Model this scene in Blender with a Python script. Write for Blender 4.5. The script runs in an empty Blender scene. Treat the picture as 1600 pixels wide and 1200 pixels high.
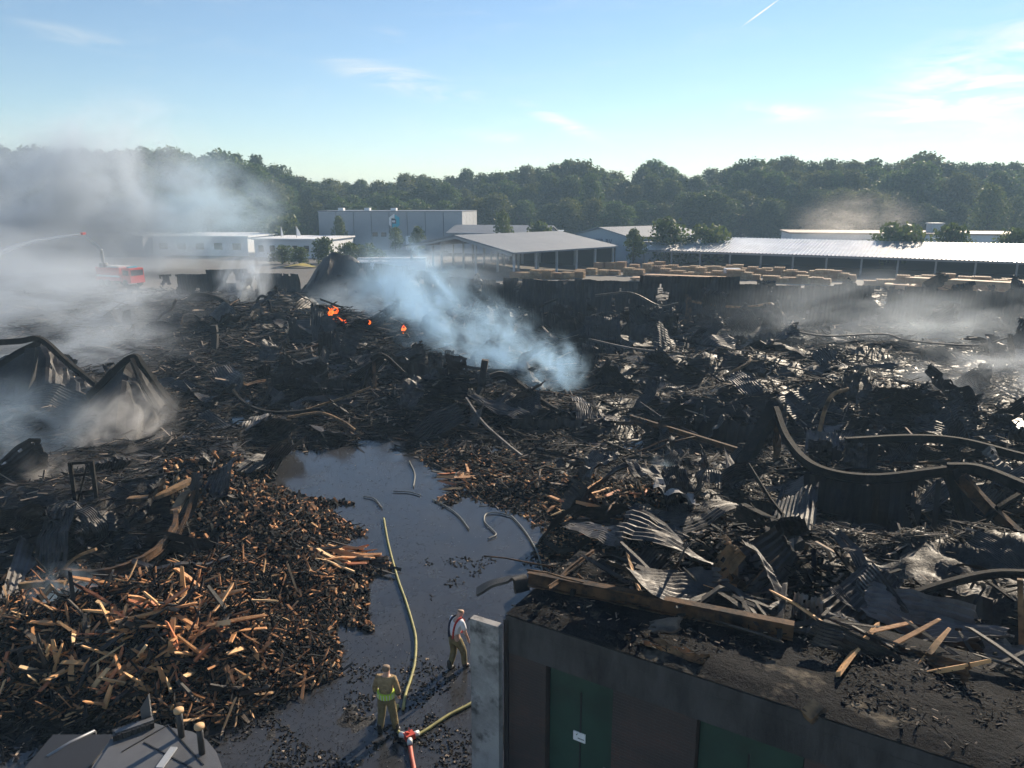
import bpy, bmesh, math, random
import numpy as np
from mathutils import Vector, Matrix, Euler
R = math.radians
random.seed(7); rng = np.random.default_rng(7)
scene = bpy.context.scene
C = scene.collection

# ------------------------------------------------------------------ camera
CAM_H, F, PITCH = 12.0, 1180.0, R(13.58)
cd = bpy.data.cameras.new('camera'); cam = bpy.data.objects.new('camera', cd); C.objects.link(cam)
cam.location = (0, 0, CAM_H); cam.rotation_euler = (R(90) - PITCH, 0, 0)
cd.sensor_width = 36; cd.lens = 36 * F / 1600; cd.clip_start = 0.1; cd.clip_end = 6000
scene.camera = cam
# ------------------------------------------------------------------ light
SUN_AZ, SUN_EL = R(36), R(25)
w = bpy.data.worlds.new('World'); scene.world = w; w.use_nodes = True
sl = bpy.data.lights.new('sun', 'SUN'); sun = bpy.data.objects.new('sun', sl); C.objects.link(sun)
sl.energy = 5.0; sl.angle = R(0.6); sl.color = (1.0, 0.84, 0.64)
sdir = Vector((math.sin(SUN_AZ) * math.cos(SUN_EL), math.cos(SUN_AZ) * math.cos(SUN_EL), math.sin(SUN_EL)))
sun.rotation_euler = sdir.to_track_quat('Z', 'Y').to_euler(); sun.location = (60, 100, 80)
scene.view_settings.view_transform = 'Standard'; scene.view_settings.look = 'None'
scene.view_settings.exposure = 0.88; scene.view_settings.gamma = 1.0
scene.cycles.use_denoising = True; scene.cycles.use_adaptive_sampling = True; scene.cycles.adaptive_threshold = .03
scene.cycles.max_bounces = 5; scene.cycles.diffuse_bounces = 2; scene.cycles.glossy_bounces = 2
scene.cycles.transmission_bounces = 3; scene.cycles.volume_bounces = 1; scene.cycles.transparent_max_bounces = 8
scene.cycles.volume_max_steps = 64; scene.cycles.volume_step_rate = 1.3
scene.cycles.sample_clamp_indirect = 4

# ------------------------------------------------------------------ pixel <-> place helpers (build time only)
cp, sp = math.cos(PITCH), math.sin(PITCH)
def ray(px, py):
    a, b = (px - 800) / F, (600 - py) / F
    return Vector((a, cp + b * sp, -sp + b * cp))
def AT(px, py, Y):
    d = ray(px, py); t = Y / d.y
    return Vector((d.x * t, Y, CAM_H + d.z * t))
def G0(px, py, z=0.0):
    d = ray(px, py); t = (z - CAM_H) / d.z
    return Vector((d.x * t, d.y * t, z))

# ------------------------------------------------------------------ sky
def build_world():
    nt = w.node_tree; N = nt.nodes; L = nt.links; N.clear()
    out = N.new('ShaderNodeOutputWorld'); bg = N.new('ShaderNodeBackground'); bg.inputs[1].default_value = 0.074
    sky = N.new('ShaderNodeTexSky'); sky.sky_type = 'NISHITA'; sky.sun_disc = False
    sky.sun_elevation = SUN_EL; sky.sun_rotation = SUN_AZ; sky.altitude = 0
    sky.air_density = 1.0; sky.dust_density = 0.0; sky.ozone_density = 2.4
    tc = N.new('ShaderNodeTexCoord')
    sep = N.new('ShaderNodeSeparateXYZ'); L.new(tc.outputs['Generated'], sep.inputs[0])
    def math_(op, a, b=None):
        m = N.new('ShaderNodeMath'); m.operation = op
        for i, v in enumerate((a, b)):
            if v is None: continue
            if isinstance(v, (int, float)): m.inputs[i].default_value = v
            else: L.new(v, m.inputs[i])
        return m.outputs[0]
    az = math_('ARCTAN2', sep.outputs[0], sep.outputs[1]); el = math_('ARCSINE', sep.outputs[2])
    cmb = N.new('ShaderNodeCombineXYZ'); L.new(az, cmb.inputs[0]); L.new(el, cmb.inputs[1])
    ae = cmb.outputs[0]
    # fine streaky cirrus
    mp = N.new('ShaderNodeMapping'); L.new(ae, mp.inputs[0]); mp.inputs['Rotation'].default_value = (0, 0, R(12)); mp.inputs['Scale'].default_value = (5, 26, 1)
    nz = N.new('ShaderNodeTexNoise'); L.new(mp.outputs[0], nz.inputs[0]); nz.inputs['Scale'].default_value = 1.6; nz.inputs['Detail'].default_value = 8; nz.inputs['Roughness'].default_value = 0.62; nz.inputs['Distortion'].default_value = 0.8
    mr = N.new('ShaderNodeMapRange'); L.new(nz.outputs[0], mr.inputs[0]); mr.inputs[1].default_value = 0.42; mr.inputs[2].default_value = 0.75
    streak = mr.outputs[0]
    base = math_('MULTIPLY', math_('POWER', streak, 2.2), 0.10)
    total = base
    def azel(px, py):
        d = ray(px, py).normalized(); return math.atan2(d.x, d.y), math.asin(d.z)
    # cirrus banks (position in azimuth / elevation, half sizes, tilt)
    for px, py, sx, sy, rot, amp in ((640, 130, .13, .022, -12, 1.0), (885, 195, .085, .013, -22, 1.3), (770, 212, .07, .012, -4, .5), (1215, 176, .085, .016, -6, 1.5),
                                (1530, 130, .20, .075, 16, 1.5), (1470, 170, .12, .02, 6, 1.0), (130, 60, .09, .012, -10, .35), (960, 212, .08, .008, -4, .4), (1590, 205, .08, .02, 0, .6), (610, 48, .03, .008, -8, .3)):
        a0, e0 = azel(px, py)
        m = N.new('ShaderNodeMapping'); m.vector_type = 'TEXTURE'; L.new(ae, m.inputs[0])
        m.inputs['Location'].default_value = (a0, e0, 0); m.inputs['Rotation'].default_value = (0, 0, R(rot)); m.inputs['Scale'].default_value = (sx, sy, 1)
        ln = N.new('ShaderNodeVectorMath'); ln.operation = 'LENGTH'; L.new(m.outputs[0], ln.inputs[0])
        r = N.new('ShaderNodeMapRange'); r.interpolation_type = 'SMOOTHSTEP'; L.new(ln.outputs['Value'], r.inputs[0])
        r.inputs[1].default_value = 1.0; r.inputs[2].default_value = 0.0; r.inputs[3].default_value = 0; r.inputs[4].default_value = amp
        total = math_('ADD', total, math_('MULTIPLY', r.outputs[0], streak))
    # contrail
    a0, e0 = azel(1190, 19); a1, e1 = azel(1216, 0)
    m = N.new('ShaderNodeMapping'); m.vector_type = 'TEXTURE'; L.new(ae, m.inputs[0])
    m.inputs['Location'].default_value = (a0, e0, 0); m.inputs['Rotation'].default_value = (0, 0, math.atan2(e1 - e0, a1 - a0)); m.inputs['Scale'].default_value = (.028, .0011, 1)
    ln = N.new('ShaderNodeVectorMath'); ln.operation = 'LENGTH'; L.new(m.outputs[0], ln.inputs[0])
    r = N.new('ShaderNodeMapRange'); L.new(ln.outputs['Value'], r.inputs[0]); r.inputs[1].default_value = 1; r.inputs[2].default_value = .4; r.inputs[3].default_value = 0; r.inputs[4].default_value = .8
    total = math_('ADD', total, r.outputs[0])
    mix = N.new('ShaderNodeMix'); mix.data_type = 'RGBA'; mix.clamp_factor = True
    L.new(math_('MINIMUM', total, 0.85), mix.inputs[0]); L.new(sky.outputs[0], mix.inputs[6]); mix.inputs[7].default_value = (9.4, 8.6, 7.2, 1)
    L.new(mix.outputs[2], bg.inputs[0]); L.new(bg.outputs[0], out.inputs[0])
build_world()

# ------------------------------------------------------------------ materials
MATS = {}
def mat(name, col, rough=0.7, metal=0.0, col2=None, nscale=3.0, lo=0.35, hi=0.65, bump=0.0, bscale=8.0, rand=None, island=None, stretch=None,
        spec=0.5, transl=0.0, rough2=None, coords='Object', col3=None, lo3=.55, hi3=.7, nscale3=1.0, objcol=False):
    """noise between col and col2; rand / island = list of (pos, colour) ramp chosen per object / per loose piece"""
    m = bpy.data.materials.new(name); m.use_nodes = True; nt = m.node_tree; N = nt.nodes; L = nt.links
    b = N['Principled BSDF']; b.inputs['Roughness'].default_value = rough; b.inputs['Metallic'].default_value = metal
    b.inputs['Specular IOR Level'].default_value = spec
    tc = N.new('ShaderNodeTexCoord'); src = tc.outputs[coords]
    if stretch:
        mp = N.new('ShaderNodeMapping'); mp.inputs['Scale'].default_value = stretch; L.new(src, mp.inputs[0]); src = mp.outputs[0]
    def noise(scale, detail=6):
        n = N.new('ShaderNodeTexNoise'); n.inputs['Scale'].default_value = scale; n.inputs['Detail'].default_value = detail; n.inputs['Roughness'].default_value = .65
        L.new(src, n.inputs[0]); return n.outputs[0]
    def mixc(f, a, bb):
        x = N.new('ShaderNodeMix'); x.data_type = 'RGBA'; L.new(f, x.inputs[0])
        for v, i in ((a, 6), (bb, 7)):
            if isinstance(v, tuple): x.inputs[i].default_value = (*v, 1)
            else: L.new(v, x.inputs[i])
        return x.outputs[2]
    def rng_(v, a, c, d=0, e=1):
        r = N.new('ShaderNodeMapRange'); L.new(v, r.inputs[0]); r.inputs[1].default_value = a; r.inputs[2].default_value = c; r.inputs[3].default_value = d; r.inputs[4].default_value = e
        return r.outputs[0]
    cur = col
    ramp_src = None
    if rand: ramp_src = (N.new('ShaderNodeObjectInfo').outputs['Random'], rand)
    if island: ramp_src = (N.new('ShaderNodeNewGeometry').outputs['Random Per Island'], island)
    if ramp_src:
        cr = N.new('ShaderNodeValToRGB'); cr.color_ramp.interpolation = 'CONSTANT'; L.new(ramp_src[0], cr.inputs[0])
        els = cr.color_ramp.elements
        while len(els) < len(ramp_src[1]): els.new(0.5)
        for e, (p, c) in zip(els, ramp_src[1]): e.position = p; e.color = (*c, 1)
        cur = cr.outputs[0]
    if objcol: cur = N.new('ShaderNodeObjectInfo').outputs['Color']
    f = None
    if col2 is not None:
        f = rng_(noise(nscale), lo, hi); cur = mixc(f, cur, col2)
    if col3 is not None:
        cur = mixc(rng_(noise(nscale3, 4), lo3, hi3), cur, col3)
    if isinstance(cur, tuple): b.inputs['Base Color'].default_value = (*cur, 1)
    else: L.new(cur, b.inputs['Base Color'])
    if rough2 is not None: L.new(rng_(noise(nscale * 1.7, 4), .35, .65, rough, rough2), b.inputs['Roughness'])
    if bump:
        bp = N.new('ShaderNodeBump'); bp.inputs['Strength'].default_value = bump; bp.inputs['Distance'].default_value = 0.05
        L.new(noise(bscale), bp.inputs['Height']); L.new(bp.outputs[0], b.inputs['Normal'])
    if transl:
        t = N.new('ShaderNodeBsdfTranslucent'); mx = N.new('ShaderNodeMixShader'); mx.inputs[0].default_value = transl
        if isinstance(cur, tuple): t.inputs[0].default_value = (*cur, 1)
        else: L.new(cur, t.inputs[0])
        L.new(b.outputs[0], mx.inputs[1]); L.new(t.outputs[0], mx.inputs[2]); L.new(mx.outputs[0], N['Material Output'].inputs[0])
    MATS[name] = m
    return m
BLK = (.010, .010, .011)
mat('ash_ground', (.012, .012, .013), .75, 0, (.030, .027, .025), 1.3, .4, .7, bump=.9, bscale=9, rough2=.4, col3=(.055, .045, .038), lo3=.62, hi3=.8, nscale3=.35, spec=.25)
mat('water', (.030, .031, .034), .12, 0, (.042, .041, .041), .5, .4, .7, bump=.06, bscale=3.0, rough2=.28)
mat('char', (.012, .012, .013), .8, 0, (.04, .037, .034), 5, .5, .8, bump=.6, bscale=14)
mat('charbeam', (.014, .014, .014), .85, 0, (.045, .038, .033), 3, .5, .8, spec=.15, bump=.5, bscale=18, stretch=(1, 1, 1))
mat('rustbeam', (.11, .062, .034), .8, 0, (.022, .019, .018), 2.2, .42, .62, spec=.2, bump=.4, bscale=14)
mat('tanbeam', (.24, .15, .08), .8, 0, (.035, .028, .022), 2.0, .42, .62, spec=.2, bump=.4, bscale=14)
mat('sheet', (.030, .030, .032), .45, .45, (.10, .088, .078), 1.6, .45, .75, bump=.3, bscale=9, rough2=.7, col3=(.09, .055, .035), lo3=.6, hi3=.75, nscale3=.8)
mat('sheetdark', (.016, .016, .018), .6, .25, (.045, .040, .037), 1.2, .45, .75, bump=.3, bscale=6, stretch=(2.5, 2.5, .5))
mat('sheetpale', (.13, .12, .115), .65, .2, (.035, .032, .030), 1.5, .4, .7, bump=.3, bscale=9)
WOOD = [(0, (.013, .012, .012)), (.28, (.05, .036, .026)), (.38, (.52, .25, .10)), (.60, (.58, .32, .14)), (.78, (.48, .17, .07)), (.90, (.66, .44, .23))]
mat('plank', (.3, .2, .1), .7, 0, (.013, .012, .012), 1.6, .54, .66, bump=.4, bscale=20, objcol=True)
mat('chips', (.3, .2, .1), .85, 0, (.012, .012, .012), 1.3, .50, .66, spec=.2, island=[(0, (.007, .007, .008)), (.56, (.022, .018, .016)), (.69, (.20, .095, .045)), (.79, (.42, .21, .10)), (.93, (.54, .34, .18))])
mat('debris', (.02, .02, .02), .85, 0, spec=.2, island=[(0, (.006, .006, .007)), (.58, (.013, .013, .013)), (.80, (.048, .040, .034)), (.93, (.18, .15, .125)), (.975, (.36, .28, .21))])  # ash grey and tan scraps; their larger share imitates warm rim highlights
mat('flake', (.01, .01, .01), .8, spec=.2, island=[(0, (.012, .012, .013)), (.75, (.05, .05, .05)), (.93, (.22, .21, .20))])
mat('galv', (.27, .27, .29), .30, .5, (.50, .50, .51), .4, .3, .7)
mat('shedroof', (.20, .22, .25), .7, .0, (.16, .18, .21), .3, .3, .7)
mat('steel', (.20, .21, .23), .5, .5)
mat('greywall', (.36, .38, .41), .6, .1, (.31, .33, .36), .2, .3, .7)
mat('whitewall', (.74, .76, .78), .6, 0, (.62, .64, .67), .2, .3, .7)
mat('bluewall', (.34, .42, .48), .6, .1, (.29, .36, .42), .2, .3, .7)
mat('reddishroof', (.40, .28, .22), .7, 0, (.30, .24, .21), .3, .3, .7)
mat('lettering', (.03, .06, .12), .6)
mat('white', (.8, .8, .8), .5)
mat('teal', (.03, .42, .55), .5)
mat('navy', (.02, .03, .06), .6)
mat('glass', (.02, .025, .03), .08)
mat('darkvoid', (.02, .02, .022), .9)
mat('yard', (.13, .12, .11), .9, 0, (.09, .085, .08), .2, .3, .7)
mat('pallet', (.40, .25, .13), .8, 0, (.30, .18, .09), 2, .4, .6, rand=[(0, (.36, .23, .12)), (.3, (.46, .33, .19)), (.6, (.30, .17, .09)), (.8, (.42, .27, .16))])
mat('lumber', (.52, .33, .19), .75, 0, (.42, .25, .14), 1.5, .4, .6)
mat('foil', (.75, .76, .78), .35)
mat('concrete', (.36, .35, .34), .85, 0, (.17, .165, .16), 1.2, .42, .68, bump=.3, bscale=10, col3=(.05, .048, .046), lo3=.55, hi3=.7, nscale3=1.6)
mat('soot_concrete', (.060, .058, .058), .85, 0, (.018, .018, .019), 1.0, .4, .65, bump=.4, bscale=9, stretch=(1.6, 1.6, .5), col3=(.16, .15, .14), lo3=.66, hi3=.78, nscale3=1.1)
mat('roofash', (.008, .009, .011), .85, 0, (.020, .021, .023), 1.6, .45, .7, bump=1.0, bscale=12, col3=(.17, .145, .11), lo3=.60, hi3=.72, nscale3=.7, spec=.08)
mat('greendoor', (.020, .060, .042), .6, 0, (.015, .035, .027), 1.0, .4, .7, bump=.05, bscale=4)
mat('machine', (.11, .112, .118), .45, .1, (.075, .077, .082), 1.5, .4, .7, bump=.05, bscale=25)
mat('machinedark', (.02, .02, .022), .5)
mat('capwood', (.52, .33, .17), .7)
mat('firered', (.62, .03, .02), .35)
mat('tyre', (.015, .015, .015), .8)
mat('hose_yellow', (.30, .28, .10), .7, 0, (.15, .14, .06), 6, .45, .65)
mat('hose_grey', (.13, .13, .11), .5)
mat('hose_red', (.50, .10, .06), .55, 0, (.36, .09, .06), 6, .4, .6)
mat('brass', (.55, .08, .05), .4, .2)
mat('skin', (.55, .32, .23), .55)
mat('hair', (.20, .14, .09), .7)
mat('turnout', (.36, .25, .12), .85, 0, (.13, .09, .05), 5, .42, .7, bump=.8, bscale=11)
mat('trousers', (.21, .17, .075), .85, 0, (.11, .09, .05), 5, .42, .7, bump=.8, bscale=11)
mat('hivis', (.52, .72, .06), .6)
mat('silver', (.62, .63, .62), .35, .2)
mat('tshirt', (.78, .78, .80), .8, bump=.2, bscale=14)
mat('redcloth', (.55, .06, .05), .8)
mat('boot', (.012, .012, .012), .45)
mat('leaf_dark', (.06, .09, .03), .6, 0, island=[(0, (.045, .070, .018)), (.3, (.060, .090, .022)), (.6, (.075, .108, .028)), (.85, (.095, .120, .036))], transl=.45, spec=.2)
mat('leaf_light', (.1, .13, .04), .6, 0, island=[(0, (.065, .095, .026)), (.4, (.09, .125, .035)), (.75, (.12, .145, .045))], transl=.35, spec=.25)
mat('leaf_mid', (.06, .09, .03), .6, 0, island=[(0, (.050, .085, .020)), (.4, (.070, .115, .028)), (.8, (.095, .14, .035))], transl=.45, spec=.2)
mat('leaf_olive', (.06, .09, .03), .6, 0, island=[(0, (.065, .080, .020)), (.4, (.085, .105, .026)), (.8, (.115, .13, .04))], transl=.45, spec=.2)
mat('bark', (.07, .058, .046), .9, 0, (.035, .03, .025), 3, .4, .6)
def brickmat():
    m = bpy.data.materials.new('brick'); m.use_nodes = True; N = m.node_tree.nodes; L = m.node_tree.links; b = N['Principled BSDF']
    tc = N.new('ShaderNodeTexCoord'); mp = N.new('ShaderNodeMapping'); mp.inputs['Rotation'].default_value = (R(90), 0, 0); L.new(tc.outputs['Object'], mp.inputs[0])
    br = N.new('ShaderNodeTexBrick'); L.new(mp.outputs[0], br.inputs[0]); br.inputs['Scale'].default_value = 1.0
    br.inputs['Brick Width'].default_value = .22; br.inputs['Row Height'].default_value = .065; br.inputs['Mortar Size'].default_value = .006
    br.inputs['Color1'].default_value = (.080, .046, .038, 1); br.inputs['Color2'].default_value = (.060, .040, .036, 1); br.inputs['Mortar'].default_value = (.055, .05, .047, 1)
    nz = N.new('ShaderNodeTexNoise'); nz.inputs['Scale'].default_value = .9; nz.inputs['Detail'].default_value = 6; L.new(tc.outputs['Object'], nz.inputs[0])
    mr = N.new('ShaderNodeMapRange'); mr.inputs[1].default_value = .4; mr.inputs[2].default_value = .7; L.new(nz.outputs[0], mr.inputs[0])
    x = N.new('ShaderNodeMix'); x.data_type = 'RGBA'; L.new(mr.outputs[0], x.inputs[0]); L.new(br.outputs[0], x.inputs[6]); x.inputs[7].default_value = (.04, .033, .032, 1)
    L.new(x.outputs[2], b.inputs['Base Color']); b.inputs['Roughness'].default_value = .85
    bp = N.new('ShaderNodeBump'); bp.inputs['Strength'].default_value = .5; bp.inputs['Distance'].default_value = .01; bp.invert = True
    L.new(br.outputs['Fac'], bp.inputs['Height']); L.new(bp.outputs[0], b.inputs['Normal'])
    MATS['brick'] = m
brickmat()
def flamemat():
    m = bpy.data.materials.new('flame'); m.use_nodes = True; N = m.node_tree.nodes; L = m.node_tree.links
    N.remove(N['Principled BSDF']); e = N.new('ShaderNodeEmission'); e.inputs[1].default_value = 1.1
    tc = N.new('ShaderNodeTexCoord'); n = N.new('ShaderNodeTexNoise'); n.inputs['Scale'].default_value = 2.5; L.new(tc.outputs['Object'], n.inputs[0])
    cr = N.new('ShaderNodeValToRGB'); cr.color_ramp.elements[0].position = .35; cr.color_ramp.elements[0].color = (.9, .07, .01, 1); cr.color_ramp.elements[1].position = .7; cr.color_ramp.elements[1].color = (1, .30, .05, 1)
    L.new(n.outputs[0], cr.inputs[0]); L.new(cr.outputs[0], e.inputs[0]); L.new(e.outputs[0], N['Material Output'].inputs[0]); MATS['flame'] = m
flamemat()

# ------------------------------------------------------------------ object helpers
def reg(o, label=None, cat=None, group=None, kind=None):
    if label: o['label'] = label
    if cat: o['category'] = cat
    if group: o['group'] = group
    if kind: o['kind'] = kind
    elif cat: o['kind'] = 'thing'
    return o
def empty(name, loc=(0, 0, 0), rz=0.0):
    o = bpy.data.objects.new(name, None); C.objects.link(o); o.location = loc; o.rotation_euler = (0, 0, rz); o.empty_display_size = .2
    return o
class MB:
    def __init__(s): s.v = []; s.f = []; s.s = []
    def add(s, vs, fs, smooth=False):
        b = len(s.v); s.v += [tuple(v) for v in vs]; s.f += [tuple(i + b for i in f) for f in fs]; s.s += [smooth] * len(fs); return s
    def box(s, c, d, rot=None, taper=1.0):
        x, y, z = d[0] / 2, d[1] / 2, d[2] / 2
        vs = [Vector(p) for p in ((-x, -y, -z), (x, -y, -z), (x, y, -z), (-x, y, -z), (-x * taper, -y * taper, z), (x * taper, -y * taper, z), (x * taper, y * taper, z), (-x * taper, y * taper, z))]
        if rot is not None:
            Mx = rot.to_matrix() if not isinstance(rot, Matrix) else rot
            vs = [Mx @ v for v in vs]
        c = Vector(c)
        return s.add([v + c for v in vs], [(3, 2, 1, 0), (4, 5, 6, 7), (0, 1, 5, 4), (1, 2, 6, 5), (2, 3, 7, 6), (3, 0, 4, 7)])
    def bar(s, a, b, wd, ht, up=Vector((0, 0, 1))):
        a, b = Vector(a), Vector(b); return s.sweep([a, b], [(-wd / 2, -ht / 2), (wd / 2, -ht / 2), (wd / 2, ht / 2), (-wd / 2, ht / 2)], up)
    def sweep(s, pts, prof, up=Vector((0, 0, 1)), smooth=False, scale=None, twist=0.0):
        n = len(prof); vs = []; pts = [Vector(p) for p in pts]; m = len(pts)
        for i, p in enumerate(pts):
            t = (pts[min(i + 1, m - 1)] - pts[max(i - 1, 0)]).normalized()
            sd = t.cross(up)
            if sd.length < 1e-3: sd = t.cross(Vector((0, 1, .1)))
            sd.normalize(); u = sd.cross(t)
            if twist:
                a = twist * i / max(1, m - 1); sd, u = sd * math.cos(a) + u * math.sin(a), u * math.cos(a) - sd * math.sin(a)
            k = 1 if scale is None else scale[i]
            vs += [p + sd * (q[0] * k) + u * (q[1] * k) for q in prof]
        fs = [(i * n + j, i * n + (j + 1) % n, (i + 1) * n + (j + 1) % n, (i + 1) * n + j) for i in range(m - 1) for j in range(n)]
        fs += [tuple(range(n - 1, -1, -1)), tuple((m - 1) * n + j for j in range(n))]
        return s.add(vs, fs, smooth)
    def tube(s, pts, r, n=6, scale=None):
        return s.sweep(pts, [(r * math.cos(2 * math.pi * k / n), r * math.sin(2 * math.pi * k / n)) for k in range(n)], smooth=True, scale=scale)
    def cyl(s, c, r, h, n=12, r2=None):
        return s.tube([Vector(c), Vector(c) + Vector((0, 0, h))], r, n, [1, (r2 / r if r2 is not None else 1)])
    def poly(s, pts, z0, z1):
        n = len(pts); vs = [(p[0], p[1], z0) for p in pts] + [(p[0], p[1], z1) for p in pts]
        return s.add(vs, [tuple(range(n - 1, -1, -1)), tuple(range(n, 2 * n))] + [(i, (i + 1) % n, n + (i + 1) % n, n + i) for i in range(n)])
    def build(s, name, m, parent=None, origin=(0, 0, 0), rz=0.0):
        me = bpy.data.meshes.new(name); o0 = Vector(origin)
        vs = [tuple(Vector(v) - o0) for v in s.v] if o0.length else s.v
        me.from_pydata(vs, [], s.f); me.polygons.foreach_set('use_smooth', s.s); me.validate()
        bm = bmesh.new(); bm.from_mesh(me); bmesh.ops.recalc_face_normals(bm, faces=bm.faces); bm.to_mesh(me); bm.free()
        me.materials.append(MATS[m]); o = bpy.data.objects.new(name, me); C.objects.link(o)
        o.location = origin; o.rotation_euler = (0, 0, rz)
        if parent is not None: o.parent = parent
        return o
def np_mesh(name, V, Fq, m, smooth=False):
    me = bpy.data.meshes.new(name); V = np.asarray(V, np.float32); Fq = np.asarray(Fq, np.int32); k = Fq.shape[1]
    me.vertices.add(len(V)); me.vertices.foreach_set('co', V.ravel()); me.loops.add(Fq.size); me.loops.foreach_set('vertex_index', Fq.ravel())
    me.polygons.add(len(Fq)); me.polygons.foreach_set('loop_start', np.arange(0, Fq.size, k, dtype=np.int32))
    me.update(calc_edges=True); me.polygons.foreach_set('use_smooth', [smooth] * len(Fq)); me.materials.append(MATS[m])
    return me
def link(name, me, parent=None, loc=(0, 0, 0), rot=(0, 0, 0), sc=(1, 1, 1)):
    o = bpy.data.objects.new(name, me); C.objects.link(o); o.location = loc; o.rotation_euler = rot; o.scale = sc
    if parent is not None: o.parent = parent
    return o
def crom(pts, n=6):
    pts = [Vector(p) for p in pts]; P = [pts[0] * 2 - pts[1]] + pts + [pts[-1] * 2 - pts[-2]]; out = []
    for i in range(1, len(P) - 2):
        for k in range(n):
            t = k / n; a, b, c, d = P[i - 1], P[i], P[i + 1], P[i + 2]
            out.append(.5 * ((2 * b) + (c - a) * t + (2 * a - 5 * b + 4 * c - d) * t * t + (3 * b - a - 3 * c + d) * t ** 3))
    return out + [pts[-1]]

# ------------------------------------------------------------------ terrain
def vnoise(x, y, seed=0):
    xi = np.floor(x).astype(np.int64); yi = np.floor(y).astype(np.int64); fx = x - xi; fy = y - yi
    fx = fx * fx * (3 - 2 * fx); fy = fy * fy * (3 - 2 * fy)
    def h(a, b):
        n = (a * 374761393 + b * 668265263 + seed * 1442695041) & 0xffffffff
        n = ((n ^ (n >> 13)) * 1274126177) & 0xffffffff
        return ((n ^ (n >> 16)) & 0xffff) / 65535.0
    return (h(xi, yi) * (1 - fx) + h(xi + 1, yi) * fx) * (1 - fy) + (h(xi, yi + 1) * (1 - fx) + h(xi + 1, yi + 1) * fx) * fy
def fbm(x, y, seed=0, o=4):
    s = 0; a = .5
    for i in range(o): s = s + a * vnoise(x * 2 ** i, y * 2 ** i, seed + i); a *= .5
    return s / (1 - .5 ** o)
LANE_PX = [(425, 722), (520, 696), (600, 684), (640, 684), (668, 722), (700, 738), (690, 768), (765, 770), (810, 815), (868, 878), (872, 905), (880, 960), (900, 1320), (280, 1320), (335, 1190),
           (380, 1125), (470, 1065), (540, 1010), (600, 955), (612, 905), (590, 880), (545, 850), (540, 800), (490, 768), (440, 745)]
LANE = np.array([G0(*p).xy[:] for p in LANE_PX])
def _rag(P):
    r = random.Random(3); out = []
    for i in range(len(P)):
        a, b = P[i], P[(i + 1) % len(P)]; L_ = float(np.hypot(*(b - a))); n = max(1, min(9, int(L_ / .9)))
        for k in range(n):
            t = k / n; q = .30 + .012 * a[1]; out.append(a * (1 - t) + b * t + np.array([r.gauss(0, q), r.gauss(0, q)]) * (1 if k or a[1] > 15 else 0))
    return np.array(out)
LANE = _rag(LANE)
def inside(x, y, poly):
    r = np.zeros(x.shape, bool); n = len(poly)
    for i in range(n):
        (x1, y1), (x2, y2) = poly[i], poly[(i + 1) % n]
        c = ((y1 > y) != (y2 > y)) & (x < (x2 - x1) * (y - y1) / (y2 - y1 + 1e-12) + x1); r ^= c
    return r
def pdist(x, y, poly):
    d = np.full(x.shape, 1e9); n = len(poly)
    for i in range(n):
        a = poly[i]; b = poly[(i + 1) % n]; e = b - a
        t = np.clip(((x - a[0]) * e[0] + (y - a[1]) * e[1]) / (e @ e), 0, 1)
        d = np.minimum(d, np.hypot(x - a[0] - t * e[0], y - a[1] - t * e[1]))
    return d
def sstep(a, b, x): t = np.clip((x - a) / (b - a), 0, 1); return t * t * (3 - 2 * t)
MOUNDS = []   # (x, y, rx, ry, height)
def mound_px(px, py, rx, ry, h): g = G0(px, py); MOUNDS.append((g.x, g.y, rx, ry, h))
mound_px(170, 1010, 3.4, 2.2, 1.5); mound_px(380, 1040, 2.2, 1.8, .6); mound_px(440, 830, 3.4, 3.2, 1.1); mound_px(520, 925, 1.6, 1.8, .6); mound_px(150, 830, 4, 4, 1.0)
mound_px(1000, 860, 3, 2.5, .8); mound_px(1060, 810, 2.2, 2.0, 1.0); mound_px(700, 640, 6, 2.2, 1.3); mound_px(560, 575, 7, 3, 1.2); mound_px(520, 520, 4, 4, 1.6); mound_px(440, 500, 4, 3, 1.6)
mound_px(1350, 640, 7, 3, 1.5); mound_px(1100, 650, 6, 2.5, 1.3); mound_px(870, 470, 9, 4, 2.2); mound_px(1000, 520, 12, 4, 1.4); mound_px(1100, 590, 8, 3, 1.3); mound_px(250, 510, 12, 6, 1.5)
MOUNDS += [(9.5, 15.6, 6.0, 2.6, 2.4), (5.0, 17.4, 3.4, 2.0, 2.3), (13.5, 20, 5, 4, 2.2)]
def hgt(x, y):
    x = np.asarray(x, float); y = np.asarray(y, float)
    d = pdist(x, y, LANE); ins = inside(x, y, LANE)
    near = sstep(24, 17, y)
    lane = -.095 + .16 * (fbm(x * .9, y * .9, 3) - .5) * 2 * (.22 + .55 * near) + .03 * near
    e = sstep(0, 2.6, d)
    deb = -.05 + e * (.06 + 2.3 * np.clip(fbm(x / 4.5, y / 4.5, 11) - .38, -.10, 1) + .8 * (fbm(x / 1.5, y / 1.5, 5) - .45)) + (.06 * (fbm(x * 2.2, y * 2.2, 9) - .3)) * np.minimum(1, d)
    m = 0
    for (mx, my, rx, ry, h) in MOUNDS:
        q = ((x - mx) / rx) ** 2 + ((y - my) / ry) ** 2
        m = m + h * np.exp(-q * 1.3) * (.7 + .6 * fbm(x / 1.2, y / 1.2, 21))
    deb = deb + m * e
    site = sstep(102, 94, y) * sstep(8, 10, y) * sstep(75, 68, np.abs(x))
    z = np.where(ins, lane, deb)
    return z * site + (1 - site) * .02
_gx, _gy, _gs = -76.0, 6.0, .2
_GX, _GY = np.meshgrid(_gx + np.arange(762) * _gs, _gy + np.arange(500) * _gs, indexing='ij'); _GZ = hgt(_GX.ravel(), _GY.ravel()).reshape(_GX.shape)
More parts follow.
